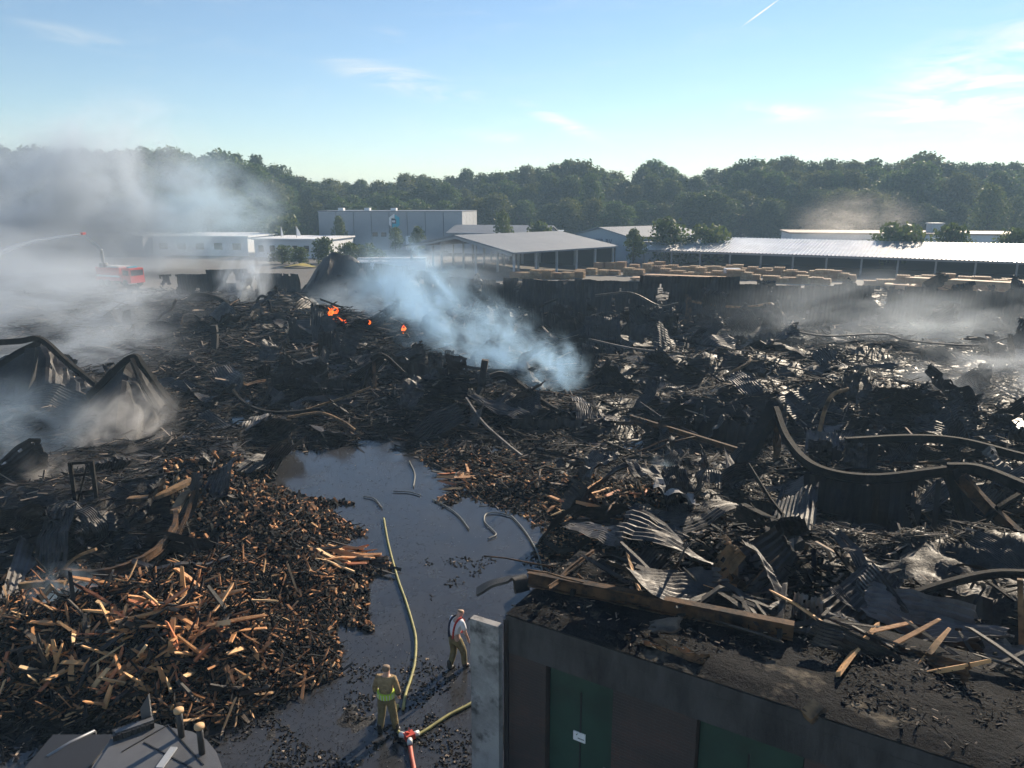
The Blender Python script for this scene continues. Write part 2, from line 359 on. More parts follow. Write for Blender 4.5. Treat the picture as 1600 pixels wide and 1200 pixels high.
def H(x, y):
    a = (x - _gx) / _gs; b = (y - _gy) / _gs
    if not (0 <= a < 760 and 0 <= b < 498): return .02
    i, j = int(a), int(b); a -= i; b -= j
    return float((_GZ[i, j] * (1 - a) + _GZ[i + 1, j] * a) * (1 - b) + (_GZ[i, j + 1] * (1 - a) + _GZ[i + 1, j + 1] * a) * b)
def GP(px, py, dz=0.0):
    z = 0.0
    for _ in range(4): g = G0(px, py, z); z = .5 * z + .5 * H(g.x, g.y)
    return Vector((g.x, g.y, H(g.x, g.y) + dz))

def build_ground():
    ys = np.concatenate([np.linspace(-60, 8, 24)[:-1], 8 * (1500 / 8) ** (np.linspace(0, 1, 500) ** 1.25)])
    u = np.linspace(-1, 1, 561); u = np.sign(u) * np.abs(u) ** 1.2
    X = u[None, :] * (np.clip(ys, 8, 2000)[:, None] * 1.15 + 14); Y = np.repeat(ys[:, None], len(u), 1)
    Z = hgt(X.ravel(), Y.ravel())
    V = np.stack([X.ravel(), Y.ravel(), Z], 1); n = len(u); i = np.arange(len(ys) - 1)[:, None] * n + np.arange(n - 1)[None, :]
    Fq = np.stack([i, i + 1, i + n + 1, i + n], -1).reshape(-1, 4)
    me = np_mesh('ground', V, Fq, 'ash_ground', True); reg(link('ground', me), 'black ash and mud ground of the burnt site', kind='structure')
    mb = MB(); mb.add([(-58, 9.5, 0), (58, 9.5, 0), (58, 93, 0), (-58, 93, 0)], [(0, 1, 2, 3)])
    reg(mb.build('water', 'water'), 'dark flooded lane and puddles of fire water', kind='structure')
    mb = MB(); mb.add([(-120, 100.5, .06), (160, 100.5, .06), (160, 230, .06), (-120, 230, .06)], [(0, 1, 2, 3)])
    reg(mb.build('pavement', 'yard'), 'paved storage yard behind the burnt site', kind='structure')
build_ground()

# ------------------------------------------------------------------ trees
def blob_crown(name, hgt_, rad, base, nl, nleaf, seed, m, narrow=1.0, leaf=.62):
    r = np.random.default_rng(seed); lob = []
    for i in range(nl):
        t = (i + .5) / nl; z = base + (hgt_ - base) * (t ** .9); env = math.sin(math.pi * min(1, .18 + .80 * t)) ** .7
        a = r.uniform(0, 6.28); q = rad * env * narrow * r.uniform(.15, .75); lr = rad * r.uniform(.40, .62) * (.6 + .5 * env)
        lob.append((q * math.cos(a), q * math.sin(a), min(z, hgt_ - lr * .6), lr))
    lob = np.array(lob); wts = lob[:, 3] ** 2; idx = r.choice(nl, nleaf, p=wts / wts.sum())
    d = r.normal(size=(nleaf, 3)); d /= np.linalg.norm(d, axis=1)[:, None]; d[:, 2] = np.where(d[:, 2] < -.4, -d[:, 2], d[:, 2])
    rr = lob[idx, 3] * (1 - .55 * r.random(nleaf) ** 2.2) * (1 + .38 * (r.random(nleaf) - .35))
    c = lob[idx, :3] + d * rr[:, None] * np.array([1, 1, 1.1])
    a = r.normal(size=(nleaf, 3)) + d * .3; a /= np.linalg.norm(a, axis=1)[:, None]; b = np.cross(a, r.normal(size=(nleaf, 3))); b /= np.linalg.norm(b, axis=1)[:, None]
    s = (leaf * (.55 + .9 * r.random(nleaf)))[:, None]
    V = np.stack([c - a * s * .5 - b * s * .28, c + a * s * .1 - b * s * .42, c + a * s * .6 + b * s * .05, c - a * s * .1 + b * s * .42], 1).reshape(-1, 3)
    Fq = np.arange(nleaf * 4).reshape(-1, 4)
    tb = MB(); tb.tube([(0, 0, -.3), (.1, 0, hgt_ * .3), (-.1, .15, hgt_ * .6), (.1, 0, hgt_ * .88)], rad * .085, 7, [1.15, .85, .5, .15])
    for i in range(0, nl, 2):
        l = lob[i]; z0 = max(base * .7, l[2] - rad * .9); tb.tube([(0, 0, z0), (l[0] * .5, l[1] * .5, (z0 + l[2]) / 2 + .3), tuple(l[:3])], rad * .035, 5, [1, .7, .25])
    tm = tb.build('trunk', 'bark'); tmesh = tm.data; bpy.data.objects.remove(tm)
    return np_mesh('crown', V, Fq, m), tmesh, hgt_
LM = ('leaf_dark', 'leaf_mid', 'leaf_olive')
TALL = [blob_crown('c', 26, 6.6, 2.5, 24, 8000, s, LM[s - 1], leaf=.62) for s in (1, 2, 3)]
POPL = [blob_crown('c', 28, 4.8, 2, 24, 5500, s, 'leaf_dark', .8, leaf=.75) for s in (11, 12)]
ROUND = [blob_crown('c', 20, 7.4, 1.0, 24, 8000, s, LM[s - 21], leaf=.62) for s in (21, 22, 23)]
LIGHT = [blob_crown('c', 16, 5.6, 1.5, 20, 3600, s, 'leaf_light', leaf=.55) for s in (31,)]
YOUNG = [blob_crown('c', 7, 2.2, 1.6, 12, 1800, s, 'leaf_light', leaf=.34) for s in (41, 42)]
BUSH = [blob_crown('c', 3.4, 2.4, .2, 12, 1500, s, 'leaf_light', 1.2, leaf=.34) for s in (51,)]
BUSHD = [blob_crown('c', 4.2, 2.5, .2, 12, 1600, s, 'leaf_dark', 1.0, leaf=.34) for s in (52,)]
def tree(name, kind, x, y, top, label, group=None, wide=1.0, cat='tree'):
    c, t, h = random.choice(kind); o = empty(name, (x, y, 0.02), random.uniform(0, 6.28)); k = top / h
    link('crown', c, o, sc=(k * wide, k * wide, k)); link('trunk', t, o, sc=(k * wide, k * wide, k))
    return reg(o, label, cat, group)
PROF = [(-160, 236), (0, 236), (100, 238), (200, 240), (300, 243), (370, 246), (405, 248), (432, 266), (460, 280), (520, 287), (560, 282), (610, 285), (650, 271), (690, 282), (740, 269), (790, 277), (840, 262),
        (895, 253), (940, 266), (968, 284), (1000, 262), (1050, 264), (1085, 281), (1110, 268), (1150, 262), (1200, 250), (1250, 258), (1330, 255), (1400, 259), (1450, 248), (1490, 258), (1600, 257), (1780, 255)]
def top_at(px): return float(np.interp(px, [p[0] for p in PROF], [p[1] for p in PROF]))
SEG = [(430, 'tall poplar in the smoke veiled tree row at far left', 'poplars veiled by smoke at left'),
       (720, 'leafy tree in the dip of the tree line behind the grey hall', 'trees behind the grey hall'),
       (970, 'broad dark tree in the high clump behind the gabled shed', 'trees behind the gabled shed'),
       (1100, 'dark tree in the tree line clump behind the lettered hall', 'trees behind the lettered hall'),
       (9999, 'tall tree in the even tree line behind the long ribbed roof', 'trees behind the long shed')]
def seg(px): return next(s for s in SEG if px < s[0])
TPH = [(-60, 'at the far left edge'), (60, 'above the water jet'), (150, 'above the crane boom'), (240, 'behind the smoke dimmed warehouse'), (330, 'left of the white office'), (400, 'at the right end of the poplar row'), (455, 'behind the two white flags'), (525, 'behind the left end of the grey hall'), (615, 'behind the hexagonal logo'), (695, 'behind the right end of the grey hall'),
       (775, 'behind the low grey annex'), (860, 'behind the gabled shed ridge'), (940, 'behind the lettered hall'), (1035, 'behind the dark rounded tree'), (1120, 'behind the left end of the ribbed roof'), (1230, 'left of the faint rising smoke'), (1335, 'behind the faint rising smoke'), (1405, 'behind the light bush on the roof line'), (1475, 'behind the roof cabin'), (1560, 'by the light green tree at right'), (1680, 'at the far right edge')]
def tph(px): return min(TPH, key=lambda t: abs(t[0] - px))[1]
px = -190
while px < 1800:                                  # back row carries the skyline
    Y = random.uniform(262, 285); yt = top_at(px) + random.uniform(-3, 7); p = AT(px, yt, Y); s = seg(px)
    kind = POPL if (px < 420 and random.random() < .6) else (TALL if random.random() < .7 else ROUND)
    tree('poplar_tree' if px < 430 else 'broadleaf_tree', kind, p.x, Y, p.z, ('tall poplar on the skyline ' if px < 430 else 'tall tree on the skyline ') + tph(px), 'trees of the wood, skyline row', random.uniform(1.0, 1.25)); px += random.uniform(18, 29)
px = -190
while px < 1800:                                  # middle row a little lower
    Y = random.uniform(238, 255); yt = top_at(px) + random.uniform(12, 32); p = AT(px, yt, Y); s = seg(px)
    tree('poplar_tree' if px < 430 else 'broadleaf_tree', ROUND + TALL, p.x, Y, p.z, 'tree just below the skyline ' + tph(px), 'trees of the wood, middle row', random.uniform(1.0, 1.3)); px += random.uniform(26, 38)
px = -190
while px < 1800:                                  # front edge of the wood
    Y = random.uniform(218, 232); yt = random.uniform(300, 325); p = AT(px, yt, Y); s = seg(px)
    tree('edge_tree', ROUND, p.x, Y, p.z, 'low wood edge tree ' + tph(px), 'trees along the front edge of the wood', random.uniform(1.1, 1.5)); px += random.uniform(32, 50)
def tree_at(name, kind, px, ytop, Y, label, wide=1.0, cat='tree'): p = AT(px, ytop, Y); return tree(name, kind, p.x, Y, max(.8, p.z), label, None, wide, cat)
tree_at('broadleaf_tree', LIGHT, 1550, 296, 205, 'rounded light green tree before the dark wood at far right', 1.0)
tree_at('broadleaf_tree', LIGHT, 1590, 312, 212, 'yellowish green tree at the right picture edge')
tree_at('young_tree', YOUNG, 617, 357, 178, 'young tree right below the logo on the grey hall')
tree_at('young_tree', YOUNG, 651, 357, 176, 'small rounded tree beside the gabled shed')
tree_at('young_tree', YOUNG, 528, 342, 185, 'dim young tree before the left end of the grey hall', .8)
tree_at('young_tree', YOUNG, 785, 334, 165, 'young tree rising behind the gabled shed roof', .8)
tree_at('young_tree', YOUNG, 991, 362, 142, 'pale green tree before the lettered hall')
tree_at('dark_tree', BUSHD, 1041, 350, 150, 'dark dense rounded tree at the end of the long ribbed roof', 1.0)
for q, (bx, by, Y, k, lb) in enumerate([(1105, 361, 150, BUSH, 'light green bush behind the left end of the long ribbed roof'), (1405, 360, 140, BUSH, 'light rounded bush peeking over the long ribbed roof'),
        (1488, 359, 140, BUSHD, 'dark rounded bush behind the white roof cabin'), (1588, 366, 135, BUSHD, 'dark bush over the roof at the right edge'), (843, 354, 170, BUSHD, 'small dark bush on the skyline of the gabled shed'),
        (445, 345, 190, BUSH, 'yellowish shrub behind the white flags'), (545, 384, 150, BUSH, 'weedy shrub before the grey hall'), (575, 386, 148, BUSH, 'low shrub before the grey hall doors'), (440, 388, 150, BUSH, 'shrub below the white office'), (470, 390, 145, BUSHD, 'dark shrub beside the black tent shaped heap'), (506, 376, 152, BUSHD, 'bush at the corner of the white office')]):
    tree_at('bush', k, bx, by, Y, lb, 1.0, 'bush')

# ------------------------------------------------------------------ far buildings
def frame_between(a, b):   # local x axis from a to b (ground points)
    a, b = Vector((a[0], a[1], 0)), Vector((b[0], b[1], 0)); d = b - a; return a, math.atan2(d.y, d.x), d.length
def grey_hall():
    A = AT(500, 385, 195); B = AT(722, 385, 190); a, rz, Lg = frame_between(A, B); z1 = 12 - 193 * math.tan(PITCH - math.atan(269 / F)) ; h = z1
    o = empty('warehouse_hall', a, rz); reg(o, 'big grey panelled hall with a hexagonal logo behind the site', 'hall')
    MB().box((Lg / 2, 10, h / 2 - .1), (Lg - .3, 19.4, h - .2)).build('core', 'darkvoid', o)
    n = 8; wd = Lg / n
    for i in range(n): MB().box((wd * (i + .5), .05, h / 2), (wd - .16, .3, h)).build('wall_panel', 'greywall', o)
    for i in range(4): MB().box((Lg - .05, 2.6 + 5 * i, h / 2), (.3, 4.85, h)).build('side_panel', 'greywall', o)
    MB().box((Lg / 2, 10, h + .12), (Lg + .3, 20.3, .25)).build('roof', 'steel', o)
    for i in range(3): MB().box((4 + i * 7, 6, h + .55), (1.4, 1.4, .7)).build('roof_light', 'white', o)
    MB().box((Lg * .64, -.16, 1.9), (2.0, .12, 3.6)).build('door', 'whitewall', o)
    for i in range(3): MB().box((Lg * .40 + i * 2.2, -.16, 4.0), (1.3, .1, 1.0)).build('window', 'glass', o)
    # logo: white left half, teal right half of an upright hexagon with a dark F step
    cx, cz, W, Hh = Lg * .537, h - 2.3, 1.35, 1.85; y = -.22
    lg = MB().add([(cx - .05, y, cz + Hh), (cx - W, y, cz + Hh * .5), (cx - W, y, cz - Hh * .5), (cx - .75, y, cz - Hh * .7), (cx - .75, y, cz + .75), (cx + .1, y, cz + .75), (cx + .1, y, cz + Hh * .95)], [(0, 1, 2, 3, 4, 5, 6)]).build('emblem', 'white', o); lg['label'] = 'white F shaped half of the hexagonal logo'
    MB().add([(cx - .6, y, cz + .25), (cx - .6, y, cz - .25), (cx + .25, y, cz - .25), (cx + .25, y, cz + .25)], [(0, 1, 2, 3)]).build('emblem', 'white', o)
    MB().add([(cx + .2, y, cz + Hh * .92), (cx + W, y, cz + Hh * .5), (cx + W, y, cz - Hh * .5), (cx, y, cz - Hh), (cx - .55, y, cz - Hh * .78), (cx - .55, y, cz - .55), (cx + .5, y, cz - .55), (cx + .5, y, cz + .5), (cx + .2, y, cz + .6)], [tuple(range(9))]).build('emblem', 'teal', o)
    MB().add([(cx - .66, y + .02, cz + .66), (cx - .66, y + .02, cz - Hh * .74), (cx + .62, y + .02, cz - .9), (cx + .62, y + .02, cz + .66)], [(0, 1, 2, 3)]).build('emblem', 'navy', o)
grey_hall()
def simple_hall(name, A, B, depth, h, wallm, roofm, label, cat='building', ridge=0.0, roof_over=.4, windows=0, wm='glass', z0=0, panels=0):
    a, rz, Lg = frame_between(A, B); o = empty(name, a, rz); reg(o, label, cat)
    MB().box((Lg / 2, depth / 2, h / 2), (Lg, depth, h)).build('wall', wallm, o)
    mb = MB(); e = roof_over
    if ridge:
        vs = [(-e, -e, h + .02), (Lg + e, -e, h + .02), (Lg + e, depth / 2, h + ridge), (-e, depth / 2, h + ridge), (Lg + e, depth + e, h + .02), (-e, depth + e, h + .02)]
        vs += [(x, y, z + .22) for x, y, z in vs]
        mb.add(vs, [(0, 1, 2, 3), (3, 2, 4, 5), (6, 9, 8, 7), (9, 11, 10, 8), (0, 6, 7, 1), (4, 10, 11, 5), (1, 7, 8, 2), (2, 8, 10, 4), (0, 3, 9, 6), (3, 5, 11, 9)])
        g = MB(); g.add([(0.02, 0, h), (0.02, depth, h), (0.02, depth / 2, h + ridge)], [(0, 1, 2)]); g.build('gable', wallm, o); g = MB(); g.add([(Lg - .02, 0, h), (Lg - .02, depth, h), (Lg - .02, depth / 2, h + ridge)], [(0, 1, 2)]); g.build('gable', wallm, o)
    else: mb.box((Lg / 2, depth / 2, h + .15), (Lg + 2 * e, depth + 2 * e, .3))
    mb.build('roof', roofm, o)
    for i in range(windows): MB().box((Lg * (i + .6) / (windows + .2), -.03, h * .52), (Lg / windows * .42, .12, h * .34)).build('window', wm, o)
    return o
simple_hall('annex_hall', AT(700, 376, 182), AT(852, 376, 176), 14, 4.6, 'greywall', 'shedroof', 'low grey annex with pale sloped roof right of the logo hall', ridge=1.7)
simple_hall('flat_hall', AT(800, 372, 192), AT(868, 372, 190), 14, 4.4, 'bluewall', 'bluewall', 'blue grey flat roofed block behind the gabled shed')
simple_hall('white_office', AT(398, 394, 168), AT(508, 394, 165), 16, 3.9, 'whitewall', 'white', 'white flat roofed office block below two white flags', windows=6)
simple_hall('white_warehouse', AT(240, 395, 175), AT(388, 393, 172), 20, 4.2, 'whitewall', 'white', 'long white low warehouse dimmed by smoke at left', windows=5)
simple_hall('smoke_hall', AT(-60, 400, 165), AT(225, 396, 170), 20, 4.4, 'greywall', 'shedroof', 'pale hall almost lost in thick smoke at far left')
simple_hall('flat_factory', AT(1235, 383, 168), AT(1620, 386, 158), 16, 5.2, 'whitewall', 'reddishroof', 'low reddish roofed factory behind the long ribbed roof', windows=9)
p = AT(1471, 366, 165); MB().box((0, 0, .9), (2.4, 2.4, 1.8)).box((0, 0, 1.9), (2.8, 2.8, .2)).build('roof_cabin', 'bluewall', None).location = (p.x, 168, 5.5)
reg(bpy.data.objects['roof_cabin'], 'small pale green cabin on the factory roof', 'cabin')
for fx, lb in ((439, 'narrow white flag on the white office roof, left one'), (463, 'broad white sail shaped flag on the white office roof, right one')):
    p = AT(fx, 367, 172); o = empty('flag', (p.x, 172, 4.2)); reg(o, lb, 'flag', 'white flags on the office')
    MB().cyl((0, 0, 0), .06, 2.4, 6).build('pole', 'steel', o); q = .5 if fx < 450 else 1.0
    MB().add([(0.05, 0, .4), (q, .25, .3), (q * .7, .15, 1.3), (.15, .05, 2.4), (0.05, .04, .4), (q, .29, .3), (q * .7, .19, 1.3), (.15, .09, 2.4)], [(0, 1, 2, 3), (7, 6, 5, 4), (0, 4, 5, 1), (1, 5, 6, 2), (2, 6, 7, 3), (3, 7, 4, 0)]).build('cloth', 'white', o)
# lettered hall: gable end towards the camera
def lettered_hall():
    A = AT(893, 385, 165); B = AT(985, 392, 152); a, rz, Lg = frame_between(A, B); h = 5.0; dp = 24; rg = 1.6
    o = empty('lettered_hall', a, rz); reg(o, 'blue grey gabled hall lettered VER BV on its end', 'hall')
    g = MB(); g.poly([(0, 0), (Lg, 0), (Lg, dp), (0, dp)], 0, h); g.add([(0, 0, h), (Lg, 0, h), (Lg / 2, 0, h + rg), (0, dp, h), (Lg, dp, h), (Lg / 2, dp, h + rg)], [(0, 1, 2), (3, 5, 4)]); g.build('wall', 'bluewall', o)
    r = MB()
    for x0, x1 in ((-.4, Lg / 2), (Lg + .4, Lg / 2)):
        z0, z1 = h - .05, h + rg + .1; r.add([(x0, -.4, z0), (x1, -.4, z1), (x1, dp, z1), (x0, dp, z0), (x0, -.4, z0 + .2), (x1, -.4, z1 + .2), (x1, dp, z1 + .2), (x0, dp, z0 + .2)], [(0, 1, 2, 3), (4, 7, 6, 5), (0, 4, 5, 1), (1, 5, 6, 2), (2, 6, 7, 3), (3, 7, 4, 0)])
    r.build('roof', 'shedroof', o)
    cu = bpy.data.curves.new('lettering', 'FONT'); cu.body = 'VER BV'; cu.size = 1.45; cu.extrude = .02; cu.space_character = 1.15
    t = bpy.data.objects.new('lettering', cu); C.objects.link(t); bpy.context.view_layer.update()
    me = bpy.data.meshes.new_from_object(t.evaluated_get(bpy.context.evaluated_depsgraph_get())); bpy.data.objects.remove(t)
    me.materials.clear(); me.materials.append(MATS['lettering']); l = link('lettering', me, o, (Lg * .40, -.06, 3.55), (R(90), 0, 0)); l['label'] = 'dark lettering VER BV'
    MB().box((Lg + 3.4, 9, 2.0), (6.5, 14, 4.0)).build('side_building', 'greywall', o); MB().box((Lg + 3.4, 9, 4.15), (6.9, 14.4, .25)).build('side_roof', 'shedroof', o)
lettered_hall()
# gabled open shed in the middle
def gabled_shed():
    L_ = AT(640, 386, 142); Rr = AT(803, 392, 122); a, rz, Wd = frame_between((L_.x, L_.y), (Rr.x, Rr.y)); h = 3.9; rg = 2.3; dp = 26
    o = empty('open_shed', a, rz); reg(o, 'open sided timber shed with wide grey gabled roof in the middle', 'shed')
    r = MB()
    for x0, x1 in ((-.8, Wd / 2), (Wd + .8, Wd / 2)):
        z0, z1 = h, h + rg; r.add([(x0, -.8, z0), (x1, -.8, z1), (x1, dp, z1), (x0, dp, z0), (x0, -.8, z0 + .25), (x1, -.8, z1 + .25), (x1, dp, z1 + .25), (x0, dp, z0 + .25)], [(0, 1, 2, 3), (4, 7, 6, 5), (0, 4, 5, 1), (1, 5, 6, 2), (2, 6, 7, 3), (3, 7, 4, 0)])
    r.build('roof', 'shedroof', o)
    for k in range(6):
        for x in (0.2, Wd * .33, Wd * .66, Wd - .2): MB().box((x, .2 + k * (dp - .8) / 5, (h + .9 * (1 - abs(x / Wd - .5) * 2) * rg) / 2), (.3, .3, h + .9 * (1 - abs(x / Wd - .5) * 2) * rg)).build('post', 'greywall', o)
    for x0, x1 in ((0, Wd / 2), (Wd, Wd / 2)): MB().bar((x0, -.5, h - .2), (x1, -.5, h + rg - .2), .2, .35).build('rafter', 'greywall', o)
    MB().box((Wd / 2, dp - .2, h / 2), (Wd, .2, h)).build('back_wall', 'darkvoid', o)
gabled_shed()
# long ribbed roof shed on the right
def long_shed():
    A = AT(1004, 390, 144.7); B = AT(1600, 409, 114.6); d = (B.xy - A.xy); B2 = A.xy + d * 1.35; a, rz, Lg = frame_between(A.xy, B2)
    o = empty('long_shed', a, rz); reg(o, 'long open shed with shining ribbed metal roof on the right', 'shed'); h = 3.2; dp = 15.5; rise = 1.9
    n = int(Lg / .62); V = []; Fq = []
    prof = []
    for i in range(n):
        x = i * .62; prof += [(x, 0), (x + .36, 0), (x + .42, .09), (x + .56, .09)]
    prof.append((n * .62, 0))
    for j, (y, z) in enumerate(((-.5, h), (dp / 2, h + rise / 2), (dp, h + rise))):
        V += [(x, y, z + q) for x, q in prof]
    m_ = len(prof); Fq = [(j * m_ + i, j * m_ + i + 1, (j + 1) * m_ + i + 1, (j + 1) * m_ + i) for j in range(2) for i in range(m_ - 1)]
    link('roof', np_mesh('roof', V, Fq, 'galv'), o)
    b = MB(); b.add([(0, dp, h + rise), (Lg, dp, h + rise), (Lg, dp * 2, h), (0, dp * 2, h)], [(0, 1, 2, 3)]); b.build('back_roof', 'shedroof', o)
    MB().box((Lg / 2, -.42, h - .2), (Lg, .15, .3)).build('eave_beam', 'steel', o)
    for i in range(16): MB().box((.3 + i * (Lg - .6) / 15, .1, h / 2 - .1), (.28, .28, h - .2)).build('post', 'steel', o)
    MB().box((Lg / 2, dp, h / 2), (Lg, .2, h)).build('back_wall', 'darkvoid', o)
long_shed()
# pallet stacks and timber in the yard
def pallet_mesh(layers, wob, seed):
    r = random.Random(seed); mb = MB()
    for k in range(layers):
        ox, oy = r.uniform(-wob, wob), r.uniform(-wob, wob); z = k * .15
        for j in range(3): mb.box((ox, oy - .5 + j * .5, z + .055), (1.2, .12, .09))
        for j in range(5): mb.box((ox - .52 + j * .26, oy, z + .115), (.17, 1.1, .025))
    o = mb.build('pallet_stack', 'pallet'); me = o.data; bpy.data.objects.remove(o); return me
PM = [pallet_mesh(n, .05, n) for n in (6, 8, 10, 12)]
def pallets(rows):
    for (x0, y0, x1, y1, n, hs, lb, gr) in rows:
        A, B = AT(x0, 430, y0), AT(x1, 430, y1)
        for i in range(n):
            t = (i + random.uniform(-.12, .12)) / max(1, n - 1); c = A.lerp(B, t); o = link('pallet_stack', random.choice(PM[hs[0]:hs[1]]), None, (c.x, c.y + random.uniform(-.5, .5), .07), (0, 0, -.45 + random.uniform(-.12, .12)), (1.35, 1.35, random.uniform(.7, 1.1)))
            reg(o, lb, 'pallet stack', gr)
pallets([(905, 128, 1000, 126, 6, (0, 3), 'pallet stack between the gabled shed and the long shed', 'pallet stacks between the sheds'),
         (935, 134, 1030, 132, 6, (1, 4), 'pallet stack between the gabled shed and the long shed', 'pallet stacks between the sheds'),
         (1040, 126, 1180, 119, 13, (0, 3), 'pallet stack under the left eave of the long shed', 'pallet stacks before the long shed, left part'),
         (1020, 134, 1200, 125, 17, (1, 4), 'pallet stack under the left eave of the long shed', 'pallet stacks before the long shed, left part'),
         (1200, 116, 1290, 112, 9, (0, 2), 'pallet stack in the shadow below the glinting roof part', 'pallet stacks below the glint'),
         (1205, 124, 1330, 117, 12, (1, 4), 'pallet stack in the shadow below the glinting roof part', 'pallet stacks below the glint'),
         (1360, 110, 1420, 107, 4, (0, 2), 'low pallet stack beside the long lumber bundle', 'low pallet stacks by the lumber'),
         (1412, 107, 1610, 99, 19, (1, 4), 'tall pallet stack behind the long lumber bundle at right', 'tall pallet stacks at right'),
         (1440, 112, 1610, 104, 16, (2, 4), 'tall pallet stack behind the long lumber bundle at right', 'tall pallet stacks at right'),
         (805, 120, 905, 122, 7, (1, 4), 'pallet stack under the gabled shed roof', 'pallet stacks in the gabled shed')])
def lumber(px0, py0, px1, py1, h, wd, label, z=0.1):
    A, B = AT(px0, 430, py0), AT(px1, 430, py1); a, rz, Lg = frame_between(A.xy, B.xy); o = empty('lumber_bundle', (a.x, a.y, z), rz); reg(o, label, 'lumber bundle')
    n = 5; l = 2
    for j in range(l):
        for i in range(n): MB().box((Lg / 2 + random.uniform(-.3, .3), wd * (i + .5) / n, h * (j + .5) / l + .2), (Lg, wd / n - .02, h / l - .02)).build('board', 'lumber', o)
    for i in range(max(4, int(Lg / 1.6))): MB().box((.4 + i * (Lg - .8) / max(3, int(Lg / 1.6) - 1), wd / 2, .1), (.18, wd * 1.04, .2)).build('bearer', 'pallet', o)
lumber(985, 117, 1098, 113, .35, 2.2, 'flat tan lumber bundle lying nearest the burnt wall')
lumber(1010, 121, 1130, 116.5, .4, 1.8, 'tan lumber bundle just behind the nearest flat one')
lumber(1418, 102, 1640, 93, .8, 1.6, 'long reddish lumber bundle on bearers at right', 1.1)
lumber(1385, 105, 1432, 103, .6, 2.4, 'short wide lumber bundle left of the long one')
p = G0(1143, 434); MB().box((p.x, p.y, .75), (2.4, 1.3, 1.4)).box((p.x, p.y, 1.49), (2.5, 1.4, .06)).build('wrapped_pack', 'foil', None, (p.x, p.y, 0)); reg(bpy.data.objects['wrapped_pack'], 'white wrapped pack among the pallet stacks', 'wrapped pack')
for i in range(12):
    q = G0(570 + (i % 6) * 17, 417 + (i // 6) * 6); o = MB().box((0, 0, .8), (2.3, 1.6, 1.55)).box((0, 0, 1.62), (2.4, 1.7, .08)).build('wrapped_pack', 'foil'); o.location = (q.x, q.y, .06); o.rotation_euler = (0, 0, random.uniform(-.2, .2))
    reg(o, 'white wrapped pack in the row left of the gabled shed', 'wrapped pack', 'white wrapped packs left of the gabled shed')
q = G0(467, 419); b = MB()
b.add([(-3, -1.2, .1), (0, -1.6, .5), (3, -1, .15), (3.2, 1.2, .1), (.3, 1.4, .8), (-2.8, 1.3, .1)], [(0, 1, 4, 5), (1, 2, 3, 4)]); mat('yellowtarp', (.42, .33, .07), .6, 0, (.2, .17, .06), 1, .4, .7); o = b.build('tarpaulin', 'yellowtarp'); o.location = (q.x, q.y, .1); reg(o, 'yellow tarpaulin left of the black tent shaped heap', 'tarpaulin')

# ------------------------------------------------------------------ burnt shell: walls of charred sheeting
def sheet_mesh(L_, W_, nu, nv, seed, rib=.035, per=.25, bend=1.0, ragged=.25, crumple=.10, m='sheet', twist=0.6):
    r = np.random.default_rng(seed); u = np.linspace(0, 1, nu); v = np.linspace(0, 1, nv)
    ang = np.cumsum(r.normal(0, bend * .35, nu) * (r.random(nu) < .45)); ang += r.normal(0, .2) + np.linspace(0, r.normal(0, bend), nu)
    ds = L_ / (nu - 1); cx = np.concatenate([[0], np.cumsum(np.cos(ang[:-1]) * ds)]); cz = np.concatenate([[0], np.cumsum(np.sin(ang[:-1]) * ds)])
    U, Vv = np.meshgrid(np.arange(nu), v, indexing='ij'); y = (Vv - .5) * W_
    ribz = rib * np.where((np.arange(nv) % 2) == 0, 1, -1)[None, :]
    tw = np.linspace(0, r.normal(0, twist), nu)[:, None]
    nx = -np.sin(ang)[:, None]; nz = np.cos(ang)[:, None]
    off = ribz + crumple * (vnoise(U * .45 + seed * 7.1, Vv * 3.2, seed) - .5) * 2 + y * np.sin(tw)
    X = cx[:, None] + nx * off; Z = cz[:, None] + nz * off; Yy = y * np.cos(tw)
    rag0 = r.random(nv) * ragged * L_ * .3; rag1 = r.random(nv) * ragged * L_ * .3
    X[0] += rag0; X[-1] -= rag1
    X -= X.mean(); Z -= Z.min()
    V = np.stack([X.ravel(), Yy.ravel(), Z.ravel()], 1); i = np.arange(nu - 1)[:, None] * nv + np.arange(nv - 1)[None, :]
    keep = r.random(i.shape) > .03
    Fq = np.stack([i, i + 1, i + nv + 1, i + nv], -1)[keep]
    V2 = V + np.array([0, 0, .012])                # real thickness
    me = np_mesh('roofing_sheet', np.concatenate([V, V2]), np.concatenate([Fq[:, ::-1], Fq + len(V)]), m); return me
SHEETS = [sheet_mesh(random.uniform(2.4, 5.5), random.uniform(.9, 1.9), 16, 19, s, rib=.02, bend=random.choice((.4, .7, 1.2)), m=random.choice(('sheet', 'sheet', 'sheetdark', 'sheetpale'))) for s in range(100, 116)]
